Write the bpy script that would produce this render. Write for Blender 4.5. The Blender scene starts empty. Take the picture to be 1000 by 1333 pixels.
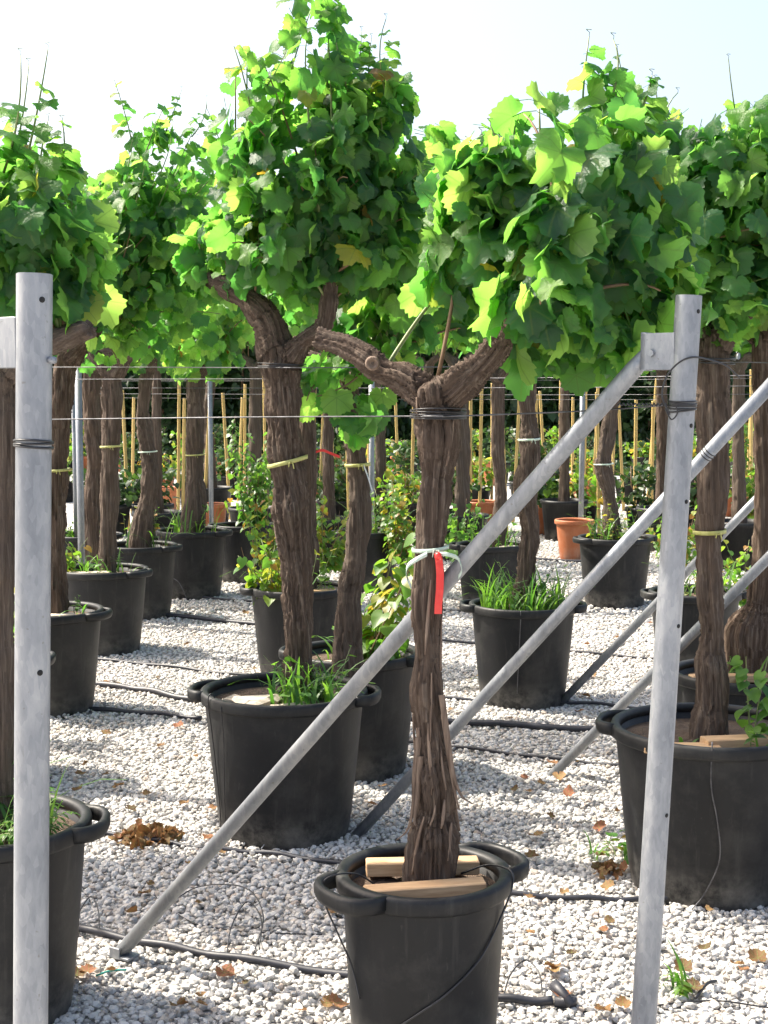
import bpy, math, random
import numpy as np
from mathutils import Vector, Matrix, Quaternion

random.seed(7)
rng = np.random.default_rng(7)
scene = bpy.context.scene
COL = scene.collection

# ------------------------------------------------------------------ camera
CAM_H, F_PX, CX, CY, HORIZON = 1.76, 1857.0, 500.0, 666.5, 500.0
PITCH = math.atan((CY - HORIZON) / F_PX)
cam_d = bpy.data.cameras.new('camera')
cam = bpy.data.objects.new('camera', cam_d)
COL.objects.link(cam)
cam_d.sensor_fit = 'VERTICAL'
cam_d.sensor_height = 36.0
cam_d.lens = F_PX / 1333.0 * 36.0
cam_d.clip_start, cam_d.clip_end = 0.05, 1500
cam.location = (0, 0, CAM_H)
cam.rotation_euler = (math.radians(90) - PITCH, 0, 0)
scene.camera = cam

# ------------------------------------------------------------------ light
SUN_AZ = Vector((-0.92, 0.38, 0)).normalized()
SUN_EL = math.radians(51)
world = bpy.data.worlds.new('World')
scene.world = world
world.use_nodes = True
wn = world.node_tree.nodes
bg = wn['Background']
sky = wn.new('ShaderNodeTexSky')
sky.sky_type = 'NISHITA'
sky.sun_disc = False
sky.sun_elevation = SUN_EL
sky.sun_rotation = math.atan2(SUN_AZ.x, SUN_AZ.y)
sky.air_density = 1.0
sky.dust_density = 5.5
sky.ozone_density = 0.0
world.node_tree.links.new(sky.outputs[0], bg.inputs[0])
bg.inputs[1].default_value = 0.15
sun_d = bpy.data.lights.new('sun', 'SUN')
sun_d.energy = 4.4
sun_d.angle = math.radians(0.5)
sun_d.color = (1.0, 0.93, 0.81)
sun = bpy.data.objects.new('sun', sun_d)
COL.objects.link(sun)
sdir = Vector((SUN_AZ.x * math.cos(SUN_EL), SUN_AZ.y * math.cos(SUN_EL), math.sin(SUN_EL)))
sun.rotation_euler = sdir.to_track_quat('Z', 'Y').to_euler()
sun.location = sdir * 60
vs = scene.view_settings
vs.view_transform = 'Standard'
vs.look = 'None'
vs.exposure = 1.3
vs.gamma = 1.0
vs.use_curve_mapping = False
scene.cycles.max_bounces = 8
scene.cycles.transmission_bounces = 8
scene.cycles.diffuse_bounces = 4

# ------------------------------------------------------------------ helpers
def ray(px, py):
    xc, yc = (px - CX) / F_PX, (CY - py) / F_PX
    c, s = math.cos(PITCH), math.sin(PITCH)
    return Vector((xc, c + yc * s, -s + yc * c))

def at_z(px, py, z):
    """point of the place on the level z that shows at this spot of the photograph"""
    d = ray(px, py)
    t = (z - CAM_H) / d.z
    return Vector((0, 0, CAM_H)) + d * t

def at_y(px, py, y):
    d = ray(px, py)
    return Vector((0, 0, CAM_H)) + d * (y / d.y)

def px_size(y):
    return y / F_PX

def tag(o, label=None, cat=None, group=None, kind=None):
    if label: o['label'] = label
    if cat: o['category'] = cat
    if group: o['group'] = group
    if kind: o['kind'] = kind
    return o

def empty(name, loc, label, cat, group=None):
    o = bpy.data.objects.new(name, None)
    o.empty_display_size = 0.05
    o.location = loc
    COL.objects.link(o)
    return tag(o, label, cat, group)

class MB:
    """collects vertices and faces; build() links ONE mesh object"""
    def __init__(self):
        self.v, self.f, self.mi, self.rnd = [], [], [], []
    def add(self, verts, faces, mi=0, rnd=0.0):
        b = len(self.v)
        self.v.extend([tuple(p) for p in verts])
        self.f.extend([tuple(i + b for i in f) for f in faces])
        self.mi.extend([mi] * len(faces))
        self.rnd.extend([rnd] * len(verts))
    def tube(self, path, radii, n=8, caps=True, mi=0, rnd=0.0):
        path = [Vector(p) for p in path]
        if not hasattr(radii, '__len__'): radii = [radii] * len(path)
        verts, faces = [], []
        T0 = (path[1] - path[0]).normalized()
        up = Vector((0, 0, 1)) if abs(T0.z) < 0.9 else Vector((1, 0, 0))
        N = (up - T0 * up.dot(T0)).normalized()
        for i, p in enumerate(path):
            a = path[max(i - 1, 0)]; b = path[min(i + 1, len(path) - 1)]
            T = (b - a)
            T = T.normalized() if T.length > 1e-9 else T0
            N = N - T * N.dot(T)
            N = N.normalized() if N.length > 1e-6 else T.orthogonal().normalized()
            B = T.cross(N)
            for k in range(n):
                t = 2 * math.pi * k / n
                verts.append(p + (N * math.cos(t) + B * math.sin(t)) * radii[i])
        for i in range(len(path) - 1):
            for k in range(n):
                k2 = (k + 1) % n
                faces.append((i * n + k, i * n + k2, (i + 1) * n + k2, (i + 1) * n + k))
        if caps:
            faces.append(tuple(range(n - 1, -1, -1)))
            L = (len(path) - 1) * n
            faces.append(tuple(L + k for k in range(n)))
        self.add(verts, faces, mi, rnd)
    def lathe(self, prof, n=40, closed=False, mi=0):
        verts, faces = [], []
        for r, z in prof:
            for k in range(n):
                t = 2 * math.pi * k / n
                verts.append((r * math.cos(t), r * math.sin(t), z))
        m = len(prof)
        for i in range(m if closed else m - 1):
            j = (i + 1) % m
            for k in range(n):
                k2 = (k + 1) % n
                faces.append((i * n + k, i * n + k2, j * n + k2, j * n + k))
        self.add(verts, faces, mi)
    def box(self, size, M=Matrix.Identity(4), mi=0, bev=0.0):
        sx, sy, sz = [s / 2 for s in size]
        b = min(bev, sx * .9, sy * .9, sz * .9)
        if b <= 0:
            vv = [(x, y, z) for x in (-sx, sx) for y in (-sy, sy) for z in (-sz, sz)]
            ff = [(0, 1, 3, 2), (4, 6, 7, 5), (0, 4, 5, 1), (2, 3, 7, 6), (0, 2, 6, 4), (1, 5, 7, 3)]
        else:
            vv, ff = [], []
            for z, ins in ((-sz, b), (-sz + b, 0), (sz - b, 0), (sz, b)):
                x, y = sx - ins, sy - ins
                c = b if ins == 0 else b * .6
                vv += [(-x + c, -y, z), (x - c, -y, z), (x, -y + c, z), (x, y - c, z), (x - c, y, z), (-x + c, y, z), (-x, y - c, z), (-x, -y + c, z)]
            for i in range(3):
                for k in range(8):
                    k2 = (k + 1) % 8
                    ff.append((i * 8 + k, i * 8 + k2, (i + 1) * 8 + k2, (i + 1) * 8 + k))
            ff.append(tuple(range(7, -1, -1)))
            ff.append(tuple(24 + k for k in range(8)))
        self.add([M @ Vector(p) for p in vv], ff, mi)
    def mesh(self, name, mats, smooth=True):
        me = bpy.data.meshes.new(name)
        me.from_pydata(self.v, [], self.f)
        if not isinstance(mats, (list, tuple)): mats = [mats]
        for m in mats: me.materials.append(m)
        if len(mats) > 1: me.polygons.foreach_set('material_index', self.mi)
        if smooth: me.polygons.foreach_set('use_smooth', [True] * len(self.f))
        if any(self.rnd):
            a = me.attributes.new('rnd', 'FLOAT', 'POINT')
            a.data.foreach_set('value', self.rnd)
        me.update()
        return me
    def build(self, name, mats, parent=None, smooth=True, loc=None):
        return link(name, self.mesh(name, mats, smooth), parent, loc)

def link(name, me, parent=None, loc=None):
    o = bpy.data.objects.new(name, me)
    COL.objects.link(o)
    if parent: o.parent = parent
    if loc is not None: o.location = loc
    return o

def smooth_path(pts, per=6):
    """Catmull-Rom through the points"""
    P = [Vector(p) for p in pts]
    P = [P[0] * 2 - P[1]] + P + [P[-1] * 2 - P[-2]]
    out = []
    for i in range(1, len(P) - 2):
        a, b, c, d = P[i - 1:i + 3]
        for k in range(per):
            t = k / per
            out.append(0.5 * ((2 * b) + (c - a) * t + (2 * a - 5 * b + 4 * c - d) * t * t + (-a + 3 * b - 3 * c + d) * t ** 3))
    out.append(P[-2].copy())
    return out

def lerp_list(vals, n):
    x = np.linspace(0, len(vals) - 1, n)
    return list(np.interp(x, range(len(vals)), vals))

_h = np.random.default_rng(99).random(4096)
def vnoise(x, y, z):
    """value noise on arrays, -1..1"""
    xi, yi, zi = np.floor(x).astype(int), np.floor(y).astype(int), np.floor(z).astype(int)
    fx, fy, fz = x - xi, y - yi, z - zi
    fx, fy, fz = [f * f * (3 - 2 * f) for f in (fx, fy, fz)]
    def h(a, b, c): return _h[(a * 73 + b * 179 + c * 283 + (a * b) % 97 + (b * c) % 61) % 4096]
    r = 0
    for dx in (0, 1):
        for dy in (0, 1):
            for dz in (0, 1):
                w = (fx if dx else 1 - fx) * (fy if dy else 1 - fy) * (fz if dz else 1 - fz)
                r = r + w * h(xi + dx, yi + dy, zi + dz)
    return r * 2 - 1

# ------------------------------------------------------------------ materials
class NT:
    def __init__(self, name):
        self.m = bpy.data.materials.new(name)
        self.m.use_nodes = True
        self.t = self.m.node_tree
        self.n = self.t.nodes
        self.b = self.n['Principled BSDF']
        self.out = self.n['Material Output']
    def new(self, typ, **kw):
        nd = self.n.new(typ)
        for k, v in kw.items():
            if k.startswith('i_'):
                key = k[2:]
                key = int(key) if key.isdigit() else key.replace('_', ' ')
                nd.inputs[key].default_value = v
            else: setattr(nd, k, v)
        return nd
    def l(self, a, b): self.t.links.new(a, b)
    def noise(self, co, scale, detail=4, rough=.55, vscale=None):
        nd = self.new('ShaderNodeTexNoise', i_Scale=scale, i_Detail=detail, i_Roughness=rough)
        if vscale:
            mp = self.new('ShaderNodeMapping')
            mp.inputs['Scale'].default_value = vscale
            self.l(co, mp.inputs[0]); co = mp.outputs[0]
        self.l(co, nd.inputs['Vector'])
        return nd.outputs['Fac']
    def ramp(self, fac, stops, interp='LINEAR'):
        nd = self.new('ShaderNodeValToRGB')
        cr = nd.color_ramp
        cr.interpolation = interp
        while len(cr.elements) < len(stops): cr.elements.new(0.5)
        for e, (p, c) in zip(cr.elements, stops):
            e.position = p; e.color = (*c, 1)
        self.l(fac, nd.inputs[0])
        return nd.outputs[0]
    def mixc(self, fac, a, b, blend='MIX'):
        nd = self.new('ShaderNodeMix', data_type='RGBA', blend_type=blend)
        for s, v in ((0, fac), (6, a), (7, b)):
            if hasattr(v, 'is_linked') or hasattr(v, 'links'): self.l(v, nd.inputs[s])
            else: nd.inputs[s].default_value = v if s == 0 else (*v, 1)
        return nd.outputs[2]
    def math(self, op, a, b=0.0, c=0.0):
        nd = self.new('ShaderNodeMath', operation=op)
        for i, v in enumerate((a, b, c)):
            if hasattr(v, 'links'): self.l(v, nd.inputs[i])
            else: nd.inputs[i].default_value = v
        return nd.outputs[0]
    def bump(self, h, strength=.5, dist=.01):
        nd = self.new('ShaderNodeBump')
        nd.inputs['Strength'].default_value = strength
        nd.inputs['Distance'].default_value = dist
        self.l(h, nd.inputs['Height'])
        self.l(nd.outputs[0], self.b.inputs['Normal'])
        return nd.outputs[0]
    def obj(self): return self.new('ShaderNodeTexCoord').outputs['Object']
    def geo(self): return self.new('ShaderNodeNewGeometry').outputs['Position']
    def rnd(self):
        oi = self.new('ShaderNodeObjectInfo').outputs['Random']
        at = self.new('ShaderNodeAttribute', attribute_name='rnd').outputs['Fac']
        return self.math('FRACT', self.math('ADD', oi, at))

def mat_leaf(name, stops, trans_stops, trans=.5, rough=.42, veins=True):
    N = NT(name)
    r = N.rnd()
    col = N.ramp(r, stops)
    tcol = N.ramp(r, trans_stops)
    uv = N.new('ShaderNodeUVMap').outputs[0]
    if veins:
        sx = N.new('ShaderNodeSeparateXYZ'); N.l(uv, sx.inputs[0])
        x = N.math('ABSOLUTE', N.math('SUBTRACT', sx.outputs[0], .5))
        y = N.math('SUBTRACT', sx.outputs[1], .5)
        line = None
        for ang, w in ((0, .013), (52, .011), (108, .009)):
            dx, dy = math.sin(math.radians(ang)), math.cos(math.radians(ang))
            perp = N.math('ABSOLUTE', N.math('SUBTRACT', N.math('MULTIPLY', x, dy), N.math('MULTIPLY', y, dx)))
            dot = N.math('ADD', N.math('MULTIPLY', x, dx), N.math('MULTIPLY', y, dy))
            m = N.math('MULTIPLY', N.math('LESS_THAN', perp, w), N.math('GREATER_THAN', dot, 0.0))
            line = m if line is None else N.math('MAXIMUM', line, m)
        col = N.mixc(N.math('MULTIPLY', line, .6), col, (.17, .27, .07))
        tcol = N.mixc(N.math('MULTIPLY', line, .35), tcol, (.10, .22, .03))
        n1 = N.noise(uv, 14, 3)
        N.bump(n1, .5, .008)
        n2 = N.noise(uv, 5, 4)
        col = N.mixc(N.math('MULTIPLY', n2, .5), col, (.05, .10, .022))
    N.l(col, N.b.inputs['Base Color'])
    N.b.inputs['Roughness'].default_value = rough
    N.b.inputs['Specular IOR Level'].default_value = .42
    tr = N.new('ShaderNodeBsdfTranslucent')
    N.l(tcol, tr.inputs[0])
    mx = N.new('ShaderNodeMixShader')
    mx.inputs[0].default_value = trans
    N.l(N.b.outputs[0], mx.inputs[1]); N.l(tr.outputs[0], mx.inputs[2])
    N.l(mx.outputs[0], N.out.inputs[0])
    return N.m

G_ST = [(0, (.026, .076, .052)), (.3, (.048, .130, .056)), (.65, (.086, .19, .056)), (.965, (.14, .25, .07)), (.992, (.22, .22, .03)), (1, (.22, .08, .03))]
G_TR = [(0, (.09, .32, .05)), (.3, (.17, .48, .06)), (.65, (.27, .62, .075)), (.965, (.42, .72, .11)), (.992, (.50, .48, .04)), (1, (.42, .16, .03))]
M_LEAF = mat_leaf('vine_leaf', G_ST, G_TR, .6)
M_YOUNG = mat_leaf('heart_leaf', [(0, (.05, .13, .03)), (.6, (.10, .19, .03)), (.85, (.2, .22, .03)), (1, (.25, .13, .04))],
                   [(0, (.15, .40, .03)), (.6, (.28, .50, .04)), (.85, (.5, .46, .05)), (1, (.5, .25, .04))], .45, veins=False)
M_WEED = mat_leaf('weed_leaf', [(0, (.035, .10, .025)), (1, (.10, .20, .04))], [(0, (.12, .36, .03)), (1, (.26, .5, .05))], .4, veins=False)
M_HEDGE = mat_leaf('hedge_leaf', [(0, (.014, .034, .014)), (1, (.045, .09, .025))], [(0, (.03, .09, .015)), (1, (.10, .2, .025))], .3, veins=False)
M_DRY = mat_leaf('dry_leaf', [(0, (.10, .045, .025)), (.4, (.24, .10, .04)), (.7, (.35, .19, .09)), (1, (.30, .07, .045))],
                 [(0, (.2, .08, .03)), (1, (.4, .2, .08))], .2, .7)

def mat_bark():
    N = NT('bark')
    co = N.new('ShaderNodeAttribute', attribute_name='axis_co').outputs['Vector']
    a = N.math('ADD', N.math('MULTIPLY', N.noise(co, 1, 6, .65, (85, 85, 3.2)), .65), N.math('MULTIPLY', N.noise(co, 1, 4, .6, (260, 260, 8)), .35))
    b = N.noise(co, 1, 3, .5, (9, 9, 4))
    oi = N.new('ShaderNodeObjectInfo').outputs['Random']
    c1 = N.ramp(a, [(.36, (.022, .015, .012)), (.5, (.074, .053, .042)), (.64, (.21, .17, .135))])
    c2 = N.mixc(N.math('MULTIPLY', b, .55), c1, (.12, .075, .048))
    c3 = N.mixc(N.math('MULTIPLY', oi, .35), c2, (.13, .115, .10))
    N.l(c3, N.b.inputs['Base Color'])
    N.b.inputs['Roughness'].default_value = .9
    N.b.inputs['Specular IOR Level'].default_value = .2
    N.bump(a, 1.0, .014)
    return N.m
M_BARK = mat_bark()

def mat_strip():
    N = NT('bark_strip')
    o = N.obj()
    a = N.noise(o, 1, 5, .6, (90, 90, 9))
    N.l(N.ramp(a, [(.3, (.08, .05, .035)), (.7, (.26, .19, .14))]), N.b.inputs['Base Color'])
    N.b.inputs['Roughness'].default_value = .9
    N.bump(a, .6, .004)
    return N.m
M_STRIP = mat_strip()

def mat_simple(name, c0, c1, scale=8, rough=.6, metal=0.0, bump=.15, dist=.003, vscale=None, rough2=None, spec=.5):
    N = NT(name)
    o = N.obj()
    a = N.noise(o, scale, 5, .6, vscale)
    N.l(N.ramp(a, [(.3, c0), (.7, c1)]), N.b.inputs['Base Color'])
    N.b.inputs['Metallic'].default_value = metal
    N.b.inputs['Specular IOR Level'].default_value = spec
    if rough2 is not None:
        mr = N.new('ShaderNodeMapRange', i_3=rough, i_4=rough2)
        N.l(N.noise(o, scale * 2.3, 4), mr.inputs[0]); N.l(mr.outputs[0], N.b.inputs['Roughness'])
    else: N.b.inputs['Roughness'].default_value = rough
    if bump: N.bump(N.noise(o, scale * 5, 4), bump, dist)
    return N.m

def mat_galv():
    N = NT('galvanised_steel')
    o = N.obj()
    vo = N.new('ShaderNodeTexVoronoi', i_Scale=120.0)
    mp = N.new('ShaderNodeMapping'); mp.inputs['Scale'].default_value = (1, 1, .35)
    N.l(o, mp.inputs[0]); N.l(mp.outputs[0], vo.inputs['Vector'])
    a = N.noise(o, 13, 7, .68, (1, 1, .35))
    s = N.new('ShaderNodeSeparateColor'); N.l(vo.outputs['Color'], s.inputs[0])
    f = N.math('ADD', N.math('MULTIPLY', s.outputs[0], .12), N.math('MULTIPLY', a, .88))
    col = N.ramp(f, [(.3, (.175, .19, .215)), (.5, (.265, .28, .305)), (.7, (.38, .39, .405))])
    st = N.noise(o, 1, 5, .7, (45, 45, 3.0))
    col = N.mixc(N.ramp(st, [(.60, (0, 0, 0)), (.78, (.45, .45, .45))]), col, (.20, .19, .18))
    sp = N.noise(o, 70, 2, .5)
    col = N.mixc(N.ramp(sp, [(.70, (0, 0, 0)), (.76, (.6, .6, .6))]), col, (.16, .15, .14))
    N.l(col, N.b.inputs['Base Color'])
    N.b.inputs['Metallic'].default_value = .5
    N.b.inputs['Roughness'].default_value = .5
    N.bump(a, .12, .003)
    return N.m
M_GALV = mat_galv()

def mat_pot(name, c0, c1, scuff):
    N = NT(name)
    o = N.obj()
    a = N.noise(o, 6, 6, .65, (1, 1, .5))
    col = N.ramp(a, [(.3, c0), (.7, c1)])
    st = N.noise(o, 1, 5, .7, (26, 26, 1.6))
    col = N.mixc(N.ramp(st, [(.56, (0, 0, 0)), (.74, (.5, .5, .5))]), col, scuff)
    sx = N.new('ShaderNodeSeparateXYZ'); N.l(o, sx.inputs[0])
    low = N.new('ShaderNodeMapRange', i_1=.16, i_2=.0, i_3=0.0, i_4=1.0); N.l(sx.outputs[2], low.inputs[0])
    dn = N.noise(o, 11, 5, .7)
    dust = N.math('MULTIPLY', low.outputs[0], N.ramp(dn, [(.4, (0, 0, 0)), (.7, (.8, .8, .8))]))
    col = N.mixc(dust, col, (.28, .26, .23))
    # dusty smears rubbed over the wall
    sm = N.noise(o, 3.2, 7, .72)
    col = N.mixc(N.ramp(sm, [(.46, (0, 0, 0)), (.70, (.55, .55, .55))]), col, scuff)
    # pale water splashes and scratches
    sc = N.noise(o, 1, 6, .75, (60, 60, 14))
    col = N.mixc(N.ramp(sc, [(.62, (0, 0, 0)), (.72, (.7, .7, .7))]), col, scuff)
    N.b.inputs['Specular IOR Level'].default_value = .32
    N.l(col, N.b.inputs['Base Color'])
    mr = N.new('ShaderNodeMapRange', i_3=.38, i_4=.62); N.l(a, mr.inputs[0]); N.l(mr.outputs[0], N.b.inputs['Roughness'])
    N.bump(N.noise(o, 45, 4), .12, .003)
    return N.m
M_POT = mat_pot('black_plastic', (.0055, .006, .0075), (.011, .0118, .0132), (.058, .056, .052))
M_TERRA = mat_pot('terracotta_plastic', (.36, .11, .045), (.46, .16, .07), (.5, .27, .17))
M_SOIL = mat_simple('soil', (.06, .04, .028), (.16, .11, .075), 30, .95, bump=.8, dist=.02)
M_WOOD = mat_simple('pale_timber', (.40, .24, .12), (.62, .42, .24), 5, .75, bump=.3, vscale=(2, 22, 22))
M_OLDWOOD = mat_simple('weathered_timber', (.35, .28, .20), (.62, .55, .45), 5, .8, bump=.3, vscale=(2, 22, 22))
M_WIRE = mat_simple('wire', (.05, .05, .055), (.16, .16, .17), 30, .4, .6, 0)
M_BWIRE = mat_simple('black_wire', (.012, .012, .014), (.03, .03, .033), 30, .4, 0, 0)
M_PIPE = mat_simple('irrigation_pipe', (.012, .013, .02), (.035, .036, .045), 12, .38, 0, .1, rough2=.6)
M_HOLE_SHADE = mat_simple('hole_shade', (.01, .01, .01), (.02, .02, .02), 5, .9, 0, 0)  # dark colour stands in for the shade inside the bolt holes
M_RED = mat_simple('red_tape', (.62, .025, .022), (.75, .05, .04), 12, .35, 0, .1)
M_TIE = mat_simple('yellow_tie', (.30, .30, .07), (.48, .47, .18), 40, .6, 0, .1)
M_GTAPE = mat_simple('pale_green_tape', (.38, .50, .40), (.62, .70, .60), 20, .35, 0, 0)
M_BAMBOO = mat_simple('bamboo', (.48, .33, .11), (.68, .50, .20), 6, .55, 0, .1, vscale=(8, 8, 1.2))
M_SHOOT = mat_simple('green_shoot', (.10, .16, .04), (.20, .22, .08), 20, .5, 0, 0)
M_CANE = mat_simple('brown_cane', (.12, .07, .035), (.24, .15, .08), 20, .7, 0, 0)
M_GTWINE = mat_simple('green_twine', (.02, .22, .18), (.04, .34, .28), 30, .6, 0, 0)

def mat_gravel_base():
    N = NT('gravel_bed')
    g = N.geo()
    vo = N.new('ShaderNodeTexVoronoi', i_Scale=42.0); N.l(g, vo.inputs['Vector'])
    s = N.new('ShaderNodeSeparateColor'); N.l(vo.outputs['Color'], s.inputs[0])
    col = N.ramp(s.outputs[0], [(0, (.26, .25, .24)), (.3, (.40, .39, .375)), (1, (.54, .53, .50))])
    big = N.noise(g, 1.3, 5, .6)
    col = N.mixc(N.ramp(big, [(.52, (0, 0, 0)), (.75, (.35, .35, .35))]), col, (.30, .25, .20))
    N.l(col, N.b.inputs['Base Color'])
    N.b.inputs['Roughness'].default_value = .9
    inv = N.math('SUBTRACT', 1.0, vo.outputs['Distance'])
    N.bump(inv, 1.0, .02)
    return N.m
def mat_stone():
    N = NT('limestone_chip')
    oi = N.new('ShaderNodeObjectInfo').outputs['Random']
    o = N.obj()
    col = N.ramp(oi, [(0, (.20, .19, .18)), (.14, (.36, .345, .325)), (.4, (.47, .455, .43)), (.85, (.57, .555, .525)), (.94, (.46, .40, .33)), (1, (.32, .25, .20))])
    a = N.noise(o, 3, 4)
    col = N.mixc(N.math('MULTIPLY', a, .35), col, (.48, .46, .43))
    N.l(col, N.b.inputs['Base Color'])
    N.b.inputs['Roughness'].default_value = .85
    return N.m

# ------------------------------------------------------------------ ground
b = MB()
S = 420
b.add([(-S, -60, 0), (S, -60, 0), (S, 600, 0), (-S, 600, 0)], [(0, 1, 2, 3)])
ground = b.build('ground', mat_gravel_base())
tag(ground, 'flat bed of white gravel', 'ground', kind='structure')

def gravel():
    import bmesh
    src = bpy.data.collections.new('stone_shapes')
    M = mat_stone()
    for k in range(7):
        bm = bmesh.new()
        bmesh.ops.create_icosphere(bm, subdivisions=1 if k else 2, radius=.5)
        q = Quaternion((random.random(), random.random(), random.random(), random.random())).normalized()
        for v in bm.verts:
            p = q @ v.co
            p *= 1 + random.uniform(-.2, .2)
            v.co = Vector((p.x * random.uniform(.95, 1.05), p.y * (.72 + .05 * k % .2), p.z * .62))
        me = bpy.data.meshes.new('stone')
        bm.to_mesh(me); bm.free()
        me.materials.append(M)
        src.objects.link(bpy.data.objects.new('stone', me))
    pts, sz = [], []
    for y0, y1, sp, s0, s1 in ((2.6, 6.6, .0195, .015, .040), (6.6, 10.5, .024, .018, .042), (10.5, 17, .038, .024, .055)):
        hw = .30 * y1 + .55
        xs = np.arange(-hw, hw, sp); ys = np.arange(y0, y1, sp)
        X, Y = np.meshgrid(xs, ys)
        X = X.ravel() + rng.uniform(-.6, .6, X.size) * sp
        Y = Y.ravel() + rng.uniform(-.6, .6, Y.size) * sp
        k = np.abs(X) < .30 * Y + .5
        X, Y = X[k], Y[k]
        s = s0 + (s1 - s0) * rng.random(X.size) ** 1.7
        Z = .004 + rng.random(X.size) * .012 + .008 * vnoise(X * 3, Y * 3, X * 0)
        pts.append(np.stack([X, Y, Z], 1)); sz.append(s)
    P = np.concatenate(pts); Sz = np.concatenate(sz)
    me = bpy.data.meshes.new('gravel')
    me.vertices.add(len(P))
    me.vertices.foreach_set('co', P.ravel().astype(np.float32))
    a = me.attributes.new('size', 'FLOAT', 'POINT'); a.data.foreach_set('value', Sz.astype(np.float32))
    me.materials.append(M)
    o = link('gravel', me)
    tag(o, 'loose white limestone chippings covering the ground', 'gravel', kind='stuff')
    ng = bpy.data.node_groups.new('scatter_stones', 'GeometryNodeTree')
    ng.interface.new_socket('Geometry', in_out='INPUT', socket_type='NodeSocketGeometry')
    ng.interface.new_socket('Geometry', in_out='OUTPUT', socket_type='NodeSocketGeometry')
    gi = ng.nodes.new('NodeGroupInput'); go = ng.nodes.new('NodeGroupOutput')
    ci = ng.nodes.new('GeometryNodeCollectionInfo')
    ci.inputs[0].default_value = src
    ci.inputs['Separate Children'].default_value = True
    ci.inputs['Reset Children'].default_value = True
    ip = ng.nodes.new('GeometryNodeInstanceOnPoints')
    ip.inputs['Pick Instance'].default_value = True
    rv = ng.nodes.new('FunctionNodeRandomValue'); rv.data_type = 'FLOAT_VECTOR'
    rv.inputs[0].default_value = (-.5, -.5, 0); rv.inputs[1].default_value = (.5, .5, 6.283)
    na = ng.nodes.new('GeometryNodeInputNamedAttribute'); na.data_type = 'FLOAT'
    na.inputs[0].default_value = 'size'
    L = ng.links.new
    L(gi.outputs[0], ip.inputs['Points']); L(ci.outputs[0], ip.inputs['Instance'])
    L(rv.outputs[0], ip.inputs['Rotation']); L(na.outputs[0], ip.inputs['Scale'])
    L(ip.outputs[0], go.inputs[0])
    md = o.modifiers.new('scatter', 'NODES'); md.node_group = ng
gravel()

# ------------------------------------------------------------------ leaf shapes
def leaf_geo(n_out, n_in, seed, petiole=True):
    """lobed, toothed vine leaf; origin where the stalk meets the blade, tip along +Y, unit tip length"""
    r = random.Random(seed)
    key = [(0, 1.0), (14, .90), (28, .83), (40, .86), (54, .92), (68, .85), (84, .78), (98, .79), (112, .80), (132, .73), (152, .62), (168, .46), (180, .14)]
    ka, kr = [k[0] for k in key], [k[1] for k in key]
    asym = r.uniform(-.06, .06)
    fold, droop, wave, ph, curl = r.uniform(.02, .42), r.uniform(.10, .6), r.uniform(.09, .24), r.uniform(0, 6), r.uniform(-.15, .3)
    def zf(x, y):
        rr = math.hypot(x, y); th = math.atan2(x, y)
        return fold * abs(x) - droop * rr * rr + wave * math.sin(4 * th + ph) * rr + curl * x * y
    V, UV = [], []
    def put(x, y):
        V.append((x, y, zf(x, y))); UV.append((x * .5 + .5, y * .5 + .5))
    put(0, 0)
    for i in range(n_in):
        a = (i + .0) / n_in * 360 - 180
        rr = float(np.interp(abs(a), ka, kr)) * .52
        put(rr * math.sin(math.radians(a)), rr * math.cos(math.radians(a)))
    q = n_out // n_in
    for i in range(n_out):
        a = i / n_out * 360 - 180
        rr = float(np.interp(abs(a), ka, kr)) * (1 + asym * (1 if a > 0 else -1))
        rr *= (1.05 if i % 2 else .93) + r.uniform(-.035, .035)
        put(rr * math.sin(math.radians(a)), rr * math.cos(math.radians(a)))
    Fc = []
    for i in range(n_in):
        j = (i + 1) % n_in
        Fc.append((0, 1 + j, 1 + i))
        o = 1 + n_in
        for k in range(q):
            a0 = o + (i * q + k) % n_out; a1 = o + (i * q + k + 1) % n_out
            Fc.append((1 + (i if k < q / 2 else j), a1, a0))
            if k == q // 2 - (0 if q % 2 else 1) or (q == 1):
                Fc.append((1 + i, 1 + j, a1))
    if petiole:
        bnum = len(V)
        w = .018
        for (y, z, s) in ((.02, -.01, 1), (-.40, -.10, 1), (-.85, -.42, 1.2)):
            for k in range(3):
                t = 2 * math.pi * k / 3
                V.append((w * s * math.cos(t), y, z + w * s * math.sin(t))); UV.append((.5, .9))
        for i in range(2):
            for k in range(3):
                k2 = (k + 1) % 3
                Fc.append((bnum + i * 3 + k, bnum + i * 3 + k2, bnum + (i + 1) * 3 + k2, bnum + (i + 1) * 3 + k))
    return np.array(V), Fc, UV

def geo_mesh(name, g, mat):
    V, Fc, UV = g
    me = bpy.data.meshes.new(name)
    me.from_pydata([tuple(p) for p in V], [], Fc)
    uvl = me.uv_layers.new(name='UVMap')
    for lp in me.loops: uvl.data[lp.index].uv = UV[lp.vertex_index]
    me.polygons.foreach_set('use_smooth', [True] * len(Fc))
    me.materials.append(mat)
    return me

LEAF_G = [leaf_geo(40, 10, s) for s in range(14)]
LEAF_ME = [geo_mesh('leaf', g, M_LEAF) for g in LEAF_G]
LEAF_LO = [leaf_geo(14, 7, s + 50, False) for s in range(6)]

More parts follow.
